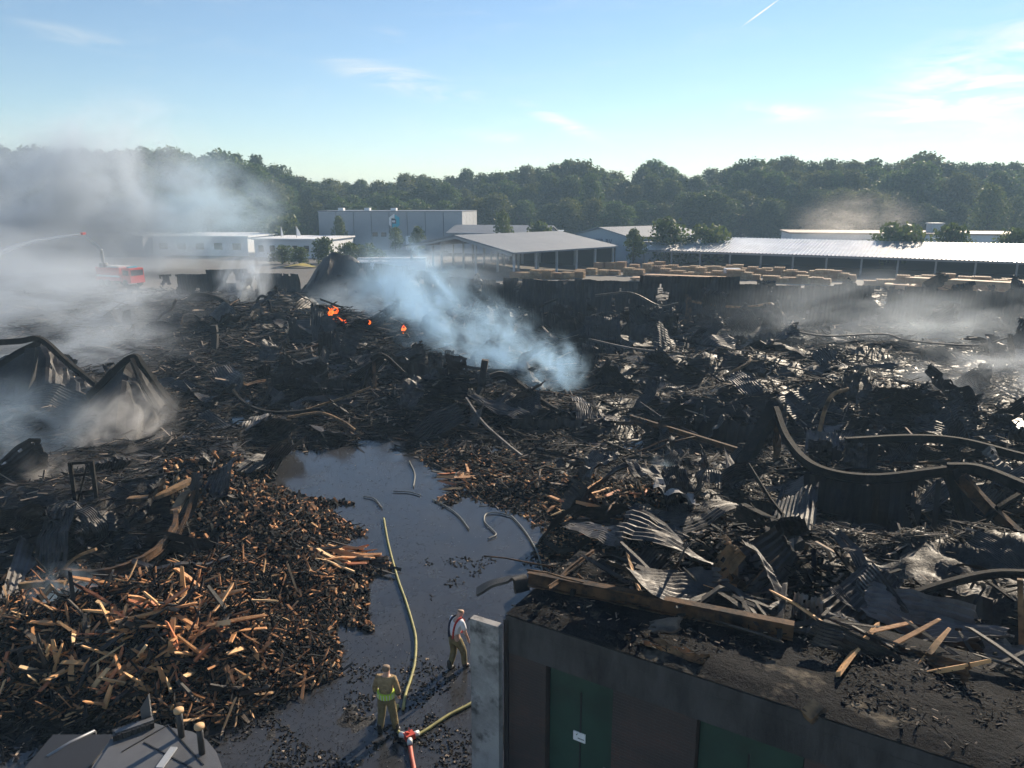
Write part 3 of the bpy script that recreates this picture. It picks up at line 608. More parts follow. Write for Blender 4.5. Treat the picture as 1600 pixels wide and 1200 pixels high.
def panel_mesh(wd, ht, seed, m='sheetdark', ragged=.22):
    """standing corrugated wall sheet with torn top, buckles and holes"""
    r = np.random.default_rng(seed); nu = int(wd / .16); nv = 12; top = ht * (1 - ragged * fbm(np.arange(nu) * .11 + seed, np.zeros(nu) + seed * 3.3, seed, 3) - ragged * .25 * r.random(nu))
    x = np.linspace(-wd / 2, wd / 2, nu); t = np.linspace(0, 1, nv); X = np.repeat(x[:, None], nv, 1); Z = top[:, None] * t[None, :]
    Yy = .022 * np.where(np.arange(nu) % 2, 1, -1)[:, None] + .55 * (vnoise(X * .9 + seed, Z * .5, seed) - .5) + .25 * (vnoise(X * 2.1, Z * 1.2 + seed, seed + 4) - .5) - .05 * Z
    X = X + .12 * (vnoise(X * .8, Z * .9 + seed, seed + 8) - .5)
    V = np.stack([X.ravel(), Yy.ravel(), Z.ravel()], 1); i = np.arange(nu - 1)[:, None] * nv + np.arange(nv - 1)[None, :]
    hole = (fbm(X[:-1, :-1] * .7 + seed * 3, Z[:-1, :-1] * .5, seed + 2, 3) > .70) & (t[None, :-1] > .1)
    Fq = np.stack([i, i + nv, i + nv + 1, i + 1], -1)[~hole]; V2 = V + np.array([0, .015, 0])
    return np_mesh('wall_sheet', np.concatenate([V, V2]), np.concatenate([Fq, (Fq + len(V))[:, ::-1]]), m)
def burnt_wall(name, pts, hs, label, seed, wd=3.2, m='sheetdark', lean=.12, ragged=.22, base=None):
    """pts: plan polyline, hs heights"""
    o = empty(name, (pts[0][0], pts[0][1], 0)); reg(o, label, 'burnt wall'); P = [Vector((p[0], p[1])) for p in pts]; rr = random.Random(seed)
    for i in range(len(P) - 1):
        d = P[i + 1] - P[i]; n = max(1, int(d.length / wd))
        for k in range(n):
            t = (k + .5) / n; c = P[i].lerp(P[i + 1], t); h = hs[i] + (hs[i + 1] - hs[i]) * t
            me = panel_mesh(d.length / n * 1.03, h * rr.uniform(.95, 1.04), seed * 50 + i * 9 + k, m, ragged)
            link('wall_sheet', me, o, (c.x - P[0].x, c.y - P[0].y + rr.uniform(-.1, .1), (H(c.x, c.y) - .1) if base is None else base), (rr.uniform(-lean, lean * .5), rr.uniform(-.03, .03), math.atan2(d.y, d.x) + rr.uniform(-.08, .08)))
    return o
def PL(*a): return [tuple(AT(x, 480, Y).xy) for x, Y in a]
burnt_wall('burnt_wall', PL((790, 84), (900, 80), (1000, 76), (1150, 75), (1300, 73), (1450, 71), (1700, 68)), [3.9, 4.4, 4.3, 4.15, 4.05, 4.0, 3.8], 'long standing wall of charred sheeting before the pallet yard', 3, wd=6.5, lean=.04, ragged=.05)
burnt_wall('burnt_wall', PL((560, 98), (640, 94), (700, 91), (800, 85)), [4.4, 3.9, 3.0, 3.3], 'sagging charred wall between the tent shaped heap and the long wall', 5, wd=5, lean=.04, ragged=.06)
burnt_wall('burnt_wall', PL((255, 98), (330, 99), (390, 99), (470, 97)), [2.6, 3.3, 3.5, 3.4], 'charred wall veiled by smoke left of the tent shaped heap', 6, wd=6, lean=.04, ragged=.06)
def lin(P, n):
    P = [Vector(p) for p in P]; return [P[i].lerp(P[i + 1], k / n) for i in range(len(P) - 1) for k in range(n)] + [P[-1]]
def draped(name, pts, label, m='sheetdark', cat='collapsed roof', nu=26, nv=26, seed=1, rib=.022, base=True, noise=.25):
    """sheeting draped over a ridge: pts = 3D rows (list of polylines of equal length), smoothly interpolated"""
    rows = [lin(r, 8) for r in pts]; cols = list(zip(*rows)); grid = [lin(c, 8) for c in cols]   # grid[i][j]
    V = []; nI, nJ = len(grid), len(grid[0]); o0 = Vector((grid[0][0].x, grid[0][0].y, 0))
    for i, c in enumerate(grid):
        for j, q in enumerate(c):
            n = (float(vnoise(np.array([i * .35]), np.array([j * .35]), seed)[0]) - .5) * 2 * noise + rib * (1 if i % 2 else -1)
            V.append((q.x - o0.x + n * .3, q.y - o0.y + n * .5, q.z + n * .7))
    Fq = [(i * nJ + j, (i + 1) * nJ + j, (i + 1) * nJ + j + 1, i * nJ + j + 1) for i in range(nI - 1) for j in range(nJ - 1) if random.random() > .012]
    V2 = [(x, y, z - .02) for x, y, z in V]
    me = np_mesh(name, V + V2, [f[::-1] for f in Fq] + [tuple(k + len(V) for k in f) for f in Fq], m)
    return reg(link(name, me, None, o0), label, cat)
# tent shaped heap far back
def tent(px0, pxp, px1, yp, Y, depth, label, m='sheetdark', seed=1):
    a, p, b = AT(px0, 470, Y), AT(pxp, yp, Y), AT(px1, 470, Y); rows = []
    for k, (dy, s) in enumerate(((-depth, .0), (-depth * .55, .55), (0, 1), (depth * .6, .6), (depth, .0))):
        z = p.z * s; rows.append([(a.x, Y + dy, .1), (a.x * .5 + p.x * .5, Y + dy, z * .62), (p.x, Y + dy, z), (p.x * .5 + b.x * .5, Y + dy, z * .55), (b.x, Y + dy, .1)])
    return draped('collapsed_roof', rows, label, m, seed=seed, noise=1.0, rib=.05)
tent(470, 520, 640, 390, 98, 6, 'dark tent shaped heap of collapsed roofing before the grey hall', seed=2)
# left foreground collapsed sheets
def Pz(px, py, Y): return AT(px, py, Y)
draped('collapsed_roof', [[Pz(100, 660, 43), Pz(150, 615, 43), Pz(200, 563, 43), Pz(245, 600, 42.5), Pz(300, 660, 41.5), Pz(365, 685, 40)],
                          [Pz(70, 700, 40), Pz(130, 650, 40.3), Pz(190, 595, 40.5), Pz(240, 640, 40), Pz(290, 690, 39.5), Pz(350, 705, 38.5)],
                          [Pz(40, 760, 36), Pz(110, 720, 36.5), Pz(180, 690, 37), Pz(235, 715, 37), Pz(290, 735, 36.5), Pz(330, 735, 36.5)]], 'dark pointed tent of collapsed roof sheeting in the left smoke', m='char', seed=5, noise=.45)
draped('collapsed_roof', [[Pz(-20, 560, 45), Pz(30, 545, 45), Pz(62, 536, 45), Pz(100, 572, 45), Pz(145, 596, 45)],
                          [Pz(-20, 600, 43), Pz(30, 590, 43), Pz(70, 575, 43.5), Pz(110, 600, 43.5), Pz(150, 622, 43)],
                          [Pz(-30, 690, 39), Pz(20, 680, 39), Pz(70, 665, 39.5), Pz(105, 655, 40), Pz(150, 668, 40)]], 'ribbed brown collapsed roof at the left picture edge', m='sheetdark', seed=6, rib=.03, noise=.45)

# ------------------------------------------------------------------ beams, posts, pipes
IPROF = lambda a, b, t=.03: [(-a, -b), (a, -b), (a, -b + t), (t / 2, -b + t), (t / 2, b - t), (a, b - t), (a, b), (-a, b), (-a, b - t), (-t / 2, b - t), (-t / 2, -b + t), (-a, -b + t)]
def beam(pts, label, m='charbeam', wd=.16, ht=.28, prof='I', name='steel_beam', cat='beam', group=None, twist=0.0, n=7, wob=.0):
    pts = crom(pts, n) if len(pts) > 2 else [Vector(p) for p in pts]
    for i, p in enumerate(pts): pts[i] = p + Vector((0, 0, wob * math.sin(i * 1.7)))
    mb = MB()
    if prof == 'I': mb.sweep(pts, IPROF(wd / 2, ht / 2), twist=twist)
    elif prof == 'tube': mb.tube(pts, wd / 2, 8)
    else: mb.sweep(pts, [(-wd / 2, -ht / 2), (wd / 2, -ht / 2), (wd / 2 * .9, ht / 2), (-wd / 2, ht / 2 * .9)], twist=twist)
    o = pts[0]; ob = mb.build(name, m, None, (o.x, o.y, o.z)); return reg(ob, label, cat, group)
def B(pl, *a, **k):   # pl: (px, py, height above ground) with Y taken from the ground point below, or (px,py,'Y',Y)
    P = []
    for q in pl:
        P.append((AT(q[0], q[1], q[3]) if q[2] == 'Y' else G0(q[0], q[1], q[3])) if len(q) == 4 else GP(q[0], q[1], q[2]))
    return beam(P, *a, **k)
y, h = 'Y', 'h'
def hh(*q): return [(a, b, 'h', c) for a, b, c in q]
B([(758, 562, y, 43.2), (752, 600, y, 43.2), (742, 646, y, 43)], 'charred upright post standing alone in the middle', 'char', .45, .4, 'box', 'charred_post', 'post', n=3)
B(hh((752, 606, 1.5), (738, 632, .7), (724, 652, .1)), 'slanting prop against the lone charred post', 'char', .3, .22, 'box', 'charred_prop', 'post')
B(hh((580, 562, 2.7), (600, 556, 3.0), (640, 590, 1.7), (690, 612, 1.1), (745, 600, 1.7)), 'sagging beam running into the lone charred post', 'charbeam', .14, .24)
B(hh((560, 625, .2), (580, 575, 2.0), (600, 556, 2.9)), 'leaning leg of the bent frame in the middle', 'charbeam', .2, .3)
B(hh((584, 565, 2.5), (585, 600, 1.2), (582, 632, .1)), 'rusty upright of the bent frame in the middle', 'rustbeam', .2, .3)
B(hh((770, 588, 2.1), (800, 593, 1.9), (840, 622, 1.3), (880, 645, .9), (930, 655, .7), (965, 640, 1.1)), 'long bowed beam right of the lone post', 'charbeam', .16, .26)
B(hh((765, 588, 2.3), (785, 584, 2.4), (810, 600, 1.7)), 'short arched beam behind the lone post', 'char', .2, .26)
B(hh((728, 622, 1.7), (755, 660, 1.1), (790, 692, .7), (815, 712, .35)), 'long pale rail sliding down to the flooded lane', 'sheetpale', .10, .12, 'box', 'rail', 'rail')
B(hh((450, 652, .9), (500, 645, 1.0), (535, 658, .8), (555, 672, .5)), 'pale bent rail above the flooded lane', 'tanbeam', .10, .12, 'box', 'rail', 'rail')
B(hh((360, 605, 1.3), (385, 632, .9), (430, 645, .8), (500, 640, .9)), 'curved beam left of the middle debris', 'charbeam', .14, .18)
B(hh((480, 640, .9), (540, 620, 1.2), (580, 605, 1.6)), 'long lath rising toward the bent frame', 'tanbeam', .10, .12, 'box', 'lath', 'lath')
B(hh((985, 652, 1.1), (1060, 675, 1.1), (1160, 706, 1.0)), 'long straight beam right of the middle', 'rustbeam', .16, .26)
B(hh((1000, 628, 1.6), (1045, 658, 1.2), (1090, 678, 1.2)), 'thin pale rod over the long straight beam', 'sheetpale', .05, .05, 'tube', 'rod', 'rod')
B(hh((1212, 632, 3.2), (1180, 690, 1.8), (1140, 768, .0)), 'thick charred girder leaning steeply right of the middle', 'charbeam', .55, .45, 'box', 'charred_girder', 'girder', n=3)
B(hh((1326, 608, 3.6), (1300, 618, 3.3), (1286, 650, 2.3), (1280, 690, 1.1), (1289, 722, .1)), 'rusty hooked pipe standing in the right rubble', 'tanbeam', .2, .2, 'tube', 'bent_pipe', 'pipe')
B(hh((1212, 640, 3.1), (1232, 690, 2.5), (1275, 732, 2.3), (1360, 748, 2.3), (1480, 736, 2.9)), 'great sagging girder slung across the right rubble', 'charbeam', .22, .34)
B(hh((1480, 732, 2.9), (1530, 735, 3.0), (1600, 762, 2.9), (1680, 800, 2.7)), 'drooping girder end at the right picture edge', 'charbeam', .24, .38)
B(hh((1213, 652, 2.7), (1214, 700, 1.3), (1212, 748, .0)), 'rusty post under the sagging girder', 'rustbeam', .25, .25)
B(hh((1320, 690, 1.8), (1420, 685, 1.8), (1500, 690, 1.8), (1600, 715, 1.8)), 'dark horizontal girder behind the sagging girder', 'charbeam', .2, .34)
B(hh((1484, 735, 2.9), (1508, 800, 1.6), (1535, 888, .0)), 'steep dark girder leaning below the right junction', 'charbeam', .4, .4)
B(hh((1500, 745, 2.8), (1540, 790, 2.0), (1600, 845, 1.2)), 'slanting brown girder below the right junction', 'rustbeam', .28, .4)
B(hh((1600, 770, 2.4), (1560, 795, 2.0), (1520, 830, 1.2)), 'thin slanting strut near the right edge', 'charbeam', .14, .2)
B(hh((1340, 975, 3.3), (1400, 940, 3.4), (1480, 912, 3.6), (1550, 897, 3.7), (1610, 897, 3.7)), 'arched beam above the brick building debris', 'charbeam', .12, .18)
B([(1594, 905, y, 13.6), (1596, 990, y, 13.5), (1597, 1090, y, 13.4)], 'upright rusty orange post at the right picture edge', 'tanbeam', .10, .10, 'box', 'rusty_post', 'post', n=2)
B(hh((1200, 820, 1.5), (1290, 850, 1.5), (1380, 880, 1.4), (1460, 895, 1.5), (1500, 900, 1.6)), 'long charred girder sloping right above the arched beam', 'charbeam', .3, .42)
B(hh((1160, 795, 1.2), (1180, 805, 1.3), (1230, 830, 1.4)), 'torn girder stub right of the smoking heap', 'charbeam', .25, .4)
B(hh((1200, 895, 1.2), (1230, 860, 1.9), (1255, 845, 2.2)), 'black leaning timber behind the brick building', 'char', .35, .25, 'box', 'charred_timber', 'timber')
B(hh((1225, 760, 1.6), (1180, 880, .3)), 'thin dark strut below the leaning girder', 'char', .12, .12, 'box', 'strut', 'strut')
B(hh((275, 800, 1.5), (272, 825, 1.4), (245, 860, 1.35), (200, 885, 1.3), (150, 897, 1.25), (95, 895, 1.3)), 'big curved brown beam bowing over the left rubble', 'rustbeam', .13, .26, wob=.01)
B(hh((312, 765, 1.6), (290, 772, 1.6), (272, 800, 1.5)), 'split tan timber above the big curved beam', 'tanbeam', .3, .14, 'box', 'split_timber', 'timber')
B(hh((200, 780, 1.5), (245, 775, 1.6), (300, 750, 1.7)), 'flat splintered timber in the left rubble', 'tanbeam', .35, .12, 'box', 'split_timber', 'timber')
B(hh((98, 890, 1.3), (120, 870, 1.7), (150, 858, 2.0)), 'thin tan lath leaning on the curved beam', 'tanbeam', .08, .08, 'box', 'lath', 'lath')
B(hh((52, 945, 1.1), (82, 915, 1.5)), 'pale splintered board left of the blue smoke', 'tanbeam', .25, .1, 'box', 'split_timber', 'timber')
B(hh((30, 915, 1.2), (60, 912, 1.2), (102, 912, 1.2)), 'low tan lintel at the left edge', 'tanbeam', .16, .16, 'box', 'split_timber', 'timber')
B([(-20, 536, y, 44.4), (30, 533, y, 44.2), (64, 531, y, 44), (105, 566, y, 43.6), (148, 600, y, 43)], 'bent ridge beam over the collapsed roof at the left edge', 'charbeam', .22, .34)
B([(-20, 585, y, 43.4), (25, 553, y, 43.8), (62, 535, y, 44)], 'slanting black rafter rising to the left ridge', 'charbeam', .25, .34)
B([(34, 640, y, 41.5), (44, 590, y, 42.5), (50, 545, y, 43.4)], 'broad black leg under the left ridge', 'char', .6, .4, 'box', 'charred_girder', 'girder')
B([(95, 662, y, 42), (150, 608, y, 42.2), (204, 559, y, 42.4), (225, 575, y, 42.2), (262, 625, y, 41.2), (300, 662, y, 40.4), (362, 688, y, 39.4)], 'long black peaked beam over the tent of sheeting', 'charbeam', .26, .36)
B([(206, 562, y, 42), (225, 605, y, 40.8), (250, 645, y, 39.8)], 'second black rafter falling from the tent peak', 'charbeam', .22, .3)
B([(490, 472, y, 74), (490, 505, y, 74)], 'dark stump post behind the left fire', 'char', .5, .5, 'box', 'charred_post', 'post')
B([(403, 490, y, 74), (402, 470, y, 74), (410, 462, y, 74), (420, 470, y, 74), (424, 488, y, 74)], 'dark hooped pipe in the far left rubble', 'charbeam', .25, .25, 'tube', 'hooped_pipe', 'pipe')
B([(250, 490, y, 74), (290, 470, y, 75), (310, 460, y, 75), (345, 468, y, 75), (360, 480, y, 74)], 'humped dark girder in the far left rubble', 'charbeam', .25, .4)
B([(262, 478, y, 76), (285, 495, y, 75), (312, 492, y, 74), (340, 478, y, 74)], 'sagging dark cable in the far left rubble', 'charbeam', .2, .2, 'tube', 'cable', 'cable')
B([(334, 508, y, 58), (336, 525, y, 58), (334, 562, y, 58)], 'smoking stump post in the left middle', 'char', .45, .45, 'box', 'charred_post', 'post')
B([(930, 462, y, 72), (985, 458, y, 72), (1030, 478, y, 71), (1060, 474, y, 71)], 'sagging rail before the burnt wall, left one', 'sheet', .16, .2)
B([(1075, 470, y, 70), (1110, 476, y, 70), (1160, 480, y, 70), (1205, 474, y, 70)], 'sagging rail before the burnt wall, middle one', 'tanbeam', .14, .2)
B([(1205, 474, y, 70), (1222, 490, y, 68), (1230, 515, y, 66), (1228, 530, y, 64)], 'drooping rail end before the burnt wall', 'sheet', .16, .2)
B([(1075, 462, y, 70), (1076, 485, y, 69), (1072, 512, y, 68)], 'ragged upright stub before the burnt wall', 'rustbeam', .5, .4)
B(hh((1172, 557, 2.3), (1168, 568, 2.0), (1150, 578, 1.7), (1130, 588, 1.3)), 'pale hooked pipe in the right middle distance', 'tanbeam', .2, .2, 'tube', 'bent_pipe', 'pipe')
B(hh((920, 530, 1.8), (990, 545, 1.7), (1065, 552, 1.6)), 'thin pale rail across the rubble before the burnt wall', 'sheetpale', .12, .14)
B(hh((1230, 515, 2.4), (1290, 525, 2.0), (1380, 522, 2.0), (1420, 532, 1.8), (1520, 540, 2.0), (1575, 528, 2.9)), 'long drooping cable before the burnt wall at right', 'sheetpale', .14, .14, 'tube', 'cable', 'cable')
B(hh((1578, 525, 3.0), (1580, 545, 1.8), (1585, 572, .2)), 'ragged upright stub near the right edge', 'sheet', .3, .3)
B(hh((1350, 570, 2.4), (1342, 585, 1.7), (1334, 602, .6)), 'pale leaning plank in the right haze', 'sheetpale', .4, .2, 'box', 'split_timber', 'timber')
B(hh((820, 600, 1.7), (870, 640, 1.0), (905, 655, .7)), 'thin dark cable beside the bowed beam', 'charbeam', .07, .07, 'tube', 'cable', 'cable')
B([(745, 925, y, 15.2), (770, 912, y, 15.2), (800, 905, y, 15.0), (812, 903, y, 14.8), (816, 925, y, 14.7)], 'bent black flashing hanging off the brick building corner', 'sheetdark', .35, .05, 'box', 'bent_flashing', 'flashing')

# standing sheets in the right middle
def wall_px(pts, hs, label, seed, **k): return burnt_wall('standing_sheets', [tuple(AT(x, 700, Y).xy) for x, Y in pts], hs, label, seed, **k)
wall_px([(1265, 26.6), (1370, 25.8), (1480, 25.0)], [2.2, 2.2, 2.8], 'black hanging sheet wall below the sagging girder', 21, wd=1.3, ragged=.10, base=.1, lean=.08)
wall_px([(1285, 31.5), (1330, 31.2), (1372, 31)], [2.5, 2.7, 2.2], 'pair of black upright sheets behind the sagging girder', 22, wd=1.0, ragged=.35, base=.0)
wall_px([(640, 44.5), (700, 44)], [2.3, 2.0], 'black crumpled sheet wall left of the lone post', 24, wd=1.8, ragged=.5)
wall_px([(800, 39), (905, 37.5)], [1.5, 1.3], 'row of ribbed upright sheets right of the lone post', 25, wd=1.1, ragged=.6, m='sheet', lean=.3)
wall_px([(1060, 37), (1190, 35.5)], [1.9, 2.0], 'black ragged sheet wall behind the leaning girder', 26, wd=1.8, ragged=.5)
wall_px([(1160, 26.5), (1235, 25.5)], [1.7, 1.3], 'torn grey sheets right of the smoking heap', 27, wd=1.0, ragged=.6, m='sheet', lean=.3)
wall_px([(1365, 16.2), (1470, 15.8), (1595, 15.3)], [3.5, 3.6, 3.8], 'dark streaked sheet wall behind the brick building', 28, wd=1.2, ragged=.14, base=.0)
wall_px([(820, 68), (900, 64), (1000, 60)], [3.4, 2.8, 2.0], 'leaning grey sheets sloping down before the burnt wall', 29, wd=2.6, ragged=.5, m='sheet', lean=.5)
wall_px([(1060, 62), (1240, 60)], [1.6, 2.0], 'ragged hanging sheets before the burnt wall at right', 30, wd=2.0, ragged=.7, m='sheet', lean=.4)
wall_px([(470, 47), (555, 46)], [1.5, 1.3], 'crumpled dark sheets left of the bent frame', 31, wd=1.4, ragged=.6, m='sheet', lean=.6)

# scattered sheets: each one an object
ZONES = [('in the rubble left of the flooded lane', (0, 420, 560, 930), 26), ('in the rubble behind the flooded lane', (380, 860, 520, 690), 46), ('in the rubble right of the flooded lane', (880, 1780, 590, 870), 72),
         ('in the hazy rubble before the burnt wall', (820, 1760, 505, 590), 38), ('in the far rubble at left', (180, 820, 455, 525), 30)]
LANE_BUF = LANE
def free(x, y): return not bool(inside(np.array([x]), np.array([y]), LANE)[0])
bx0 = Vector((-.13, 13.55)); bux = Vector((.853, -.522)); buy = Vector((.522, .853))
def on_building(x, y): d = Vector((x, y)) - bx0; a, b = d.dot(bux), d.dot(buy); return -1.2 < a < 14 and -1.5 < b < 3.6
for where, (x0, x1, y0, y1), n in ZONES:
    k = 0
    while k < n:
        p_ = GP(random.uniform(x0, x1), random.uniform(y0, y1))
        if not free(p_.x, p_.y) or on_building(p_.x, p_.y): continue
        me = random.choice(SHEETS); s = random.uniform(.5, 1.05) * (1.25 if p_.y > 55 else 1)
        o = link('roofing_sheet', me, None, (p_.x, p_.y, p_.z - .12), (random.gauss(0, .35), random.gauss(0, .3), random.uniform(0, 6.28)), (s, s, s))
        reg(o, 'crumpled charred roofing sheet ' + where, 'roofing sheet', 'crumpled roofing sheets ' + where); k += 1
BIGS = [sheet_mesh(random.uniform(4.5, 7.5), random.uniform(2.2, 3.8), 26, 31, s, rib=.022, bend=random.choice((.5, .8, 1.1)), ragged=.5, crumple=.32, m=random.choice(('sheet', 'sheetdark', 'sheetdark', 'sheet'))) for s in range(500, 510)]
for where, (x0, x1, y0, y1), n, s0 in (('in the collapsed rows before the burnt wall', (830, 1760, 468, 560), 38, 1.15), ('in the tangled heaps right of the middle', (930, 1780, 585, 760), 27, .62), ('in the tangled heaps behind the flooded lane', (380, 900, 540, 660), 18, .62), ('in the far left rubble field', (200, 800, 462, 530), 16, 1.0), ('in the dark rubble at left', (-20, 330, 640, 880), 8, .5)):
    k = 0
    while k < n:
        p_ = GP(random.uniform(x0, x1), random.uniform(y0, y1))
        if not free(p_.x, p_.y): continue
        s = s0 * random.uniform(.7, 1.15)
        o = link('cladding_sheet', random.choice(BIGS), None, (p_.x, p_.y, p_.z - .3 * s), (random.gauss(.35, .45), random.gauss(0, .35), random.choice((0, math.pi)) + random.gauss(0, .6)), (s, s, s))
        reg(o, 'large buckled cladding sheet ' + where, 'cladding sheet', 'buckled cladding sheets ' + where); k += 1
for (x0, x1, y0, y1), n, s0 in (((960, 1600, 600, 800), 20, .42), ((560, 730, 570, 640), 6, .42), ((840, 1250, 470, 560), 10, .75), ((1250, 1600, 480, 580), 8, .75), ((360, 560, 560, 640), 4, .42)):
    k = 0
    while k < n:
        p_ = GP(random.uniform(x0, x1), random.uniform(y0, y1))
        if not free(p_.x, p_.y): continue
        s = s0 * random.uniform(.75, 1.15)
        o = link('cladding_sheet', random.choice(BIGS), None, (p_.x, p_.y, p_.z + 1.2 * s), (random.gauss(0, .25), random.choice((-1, 1)) * random.uniform(.9, 1.4), random.gauss(1.2, .8)), (s, s, s))
        reg(o, 'curled cladding sheet', 'cladding sheet', 'standing curled sheets'); k += 1
# scattered bent rods and beams
RODS = []
for s in range(10):
    L_ = random.uniform(2, 5.5); pts = [(0, 0, 0)]; a = 0
    for i in range(4): a += random.gauss(0, .5) * (random.random() < .5); pts.append((pts[-1][0] + math.cos(a) * L_ / 4, pts[-1][1] + math.sin(a) * L_ / 4, max(-.1, pts[-1][2] + random.gauss(.03, .16))))
    mb = MB()
    if s < 4: mb.tube(lin(pts, 2), random.uniform(.02, .045), 6)
    else: mb.sweep(lin(pts, 2), IPROF(random.uniform(.03, .06), random.uniform(.05, .09), .02), twist=random.gauss(0, .6))
    o = mb.build('bent_rod', random.choice(('charbeam', 'charbeam', 'rustbeam', 'sheetpale', 'sheet'))); RODS.append(o.data); bpy.data.objects.remove(o)
for where, (x0, x1, y0, y1), n in ZONES:
    k = 0
    while k < int(n * 1.5):
        p_ = GP(random.uniform(x0, x1), random.uniform(y0, y1))
        if not free(p_.x, p_.y) or on_building(p_.x, p_.y): continue
        s = random.uniform(.6, 1.2) * (1.3 if p_.y > 55 else 1); o = link('bent_rod', random.choice(RODS), None, (p_.x, p_.y, p_.z + random.uniform(.0, .3)), (random.gauss(0, .2), random.gauss(0, .2), random.uniform(0, 6.28)), (s, s, s))
        reg(o, 'thin bent steel rod ' + where, 'rod', 'bent rods ' + where); k += 1

# ------------------------------------------------------------------ loose debris (uncountable)
def boxes_np(Pc, dims, ax, up, jit=.25):
    n = len(Pc); ax = ax / np.linalg.norm(ax, axis=1)[:, None]; sd = np.cross(up, ax); sd /= np.linalg.norm(sd, axis=1)[:, None] + 1e-9; u = np.cross(ax, sd)
    sg = np.array([(-1, -1, -1), (1, -1, -1), (1, 1, -1), (-1, 1, -1), (-1, -1, 1), (1, -1, 1), (1, 1, 1), (-1, 1, 1)], float)
    k = sg[None] * (dims[:, None, :] / 2) * (1 + jit * (rng.random((n, 8, 3)) - .5) * 2)
    V = Pc[:, None, :] + k[..., 0:1] * ax[:, None] + k[..., 1:2] * sd[:, None] + k[..., 2:3] * u[:, None]
    f = np.array([(3, 2, 1, 0), (4, 5, 6, 7), (0, 1, 5, 4), (1, 2, 6, 5), (2, 3, 7, 6), (3, 0, 4, 7)])
    return V.reshape(-1, 3), (f[None] + (np.arange(n) * 8)[:, None, None]).reshape(-1, 4)
def scatter(name, label, n, px, py, m, lmin, lmax, wmin, wmax, tmin, tmax, tilt=.3, lift=.0, lane=False, chip=False, edge=None, cluster=None):
    X = rng.uniform(px[0], px[1], n * 2); Yp = rng.uniform(py[0], py[1], n * 2)
    a = (X - 800) / F; b = (600 - Yp) / F; t = -CAM_H / (-sp + b * cp); x = a * t; yy = (cp + b * sp) * t
    ins = inside(x, yy, LANE); k = ins if lane else ~ins
    dx = x - bx0.x; dy = yy - bx0.y; al = dx * bux.x + dy * bux.y; bl = dx * buy.x + dy * buy.y; k &= ~((al > -.6) & (al < 14) & (bl > -.8) & (bl < 3.2))
    if edge is not None: k &= pdist(x, yy, LANE) < edge
    if cluster is not None: k &= fbm(x * cluster, yy * cluster, 77, 3) > .60
    x, yy = x[k][:n], yy[k][:n]; n = len(x); z = hgt(x, yy)
    sc = np.clip(yy / 30, .75, 2.4)
    th = rng.uniform(0, 6.283, n); ax = np.stack([np.cos(th), np.sin(th), rng.normal(0, tilt, n)], 1); up = np.stack([rng.normal(0, .35, n), rng.normal(0, .35, n), np.ones(n)], 1)
    L_ = rng.uniform(lmin, lmax, n) * sc * rng.uniform(.5, 1, n); dims = np.stack([L_, rng.uniform(wmin, wmax, n) * sc, rng.uniform(tmin, tmax, n) * sc], 1)
    V, Fq = boxes_np(np.stack([x, yy, np.maximum(z, 0 if lane else -9) + lift + np.abs(ax[:, 2]) * L_ * .25], 1), dims, ax, up)
    o = link(name, np_mesh(name, V, Fq, m)); return reg(o, label, 'debris', None, 'stuff')
scatter('charred_debris', 'loose charred scraps left of the flooded lane', 14500, (-250, 600), (540, 1190), 'debris', .15, 1.5, .02, .08, .01, .03, .16, .02)
scatter('charred_debris', 'loose charred scraps behind the flooded lane', 17000, (250, 900), (455, 720), 'debris', .2, 1.7, .02, .08, .01, .03, .14, .02)
scatter('charred_debris', 'loose charred scraps right of the flooded lane', 23000, (700, 1900), (540, 960), 'debris', .15, 1.6, .02, .09, .01, .03, .16, .02)
scatter('charred_debris', 'loose charred scraps in the hazy far field', 18000, (-250, 1850), (452, 560), 'debris', .2, 1.6, .02, .08, .01, .03, .14, .02)
scatter('wood_chunks', 'heap of small charred wood chunks along the left bank', 8000, (260, 640), (740, 1090), 'chips', .12, .42, .07, .15, .05, .11, .7, .08, edge=5.0)
scatter('wood_chunks', 'small charred wood chunks along the right bank', 4000, (650, 1050), (700, 900), 'chips', .12, .45, .05, .10, .03, .06, .4, .04, edge=4.0)
scatter('floating_ash', 'ash flakes floating on the flooded lane', 5000, (330, 900), (690, 1200), 'flake', .015, .05, .01, .03, .006, .012, .05, .012, lane=True)
scatter('wet_rubble', 'black rubble clods lying in the flooded lane', 5000, (330, 900), (870, 1200), 'debris', .03, .12, .03, .08, .02, .05, .3, .005, lane=True, cluster=.8)

# planks one can pick out: the log and plank pile in the lower left
PLK = []; SHORT = set()
for s in range(12):
    r = random.Random(s); L_ = r.uniform(.55, 1.35); wd = r.uniform(.055, .11); th = r.uniform(.025, .06); mb = MB(); L_ *= 1.15; xs = [-L_ / 2, -L_ * .2, L_ * .15, L_ / 2]; vs = []
    for i, x in enumerate(xs):
        q = 1 if 0 < i < 3 else r.uniform(.45, .95); oy, oz = r.gauss(0, .012), r.gauss(0, .012)
        for a, b in ((-1, -1), (1, -1), (1, 1), (-1, 1)): vs.append((x + (r.uniform(-.05, .05) if i in (0, 3) else 0), a * wd / 2 * q + oy, b * th / 2 * q + oz))
    fs = [(i * 4 + j, i * 4 + (j + 1) % 4, i * 4 + 4 + (j + 1) % 4, i * 4 + 4 + j) for i in range(3) for j in range(4)] + [(3, 2, 1, 0), (12, 13, 14, 15)]
    mb.add(vs, fs); o = mb.build('plank', 'plank'); PLK.append(o.data); SHORT.update([o.data.name] if L_ < 1.05 else []); bpy.data.objects.remove(o)
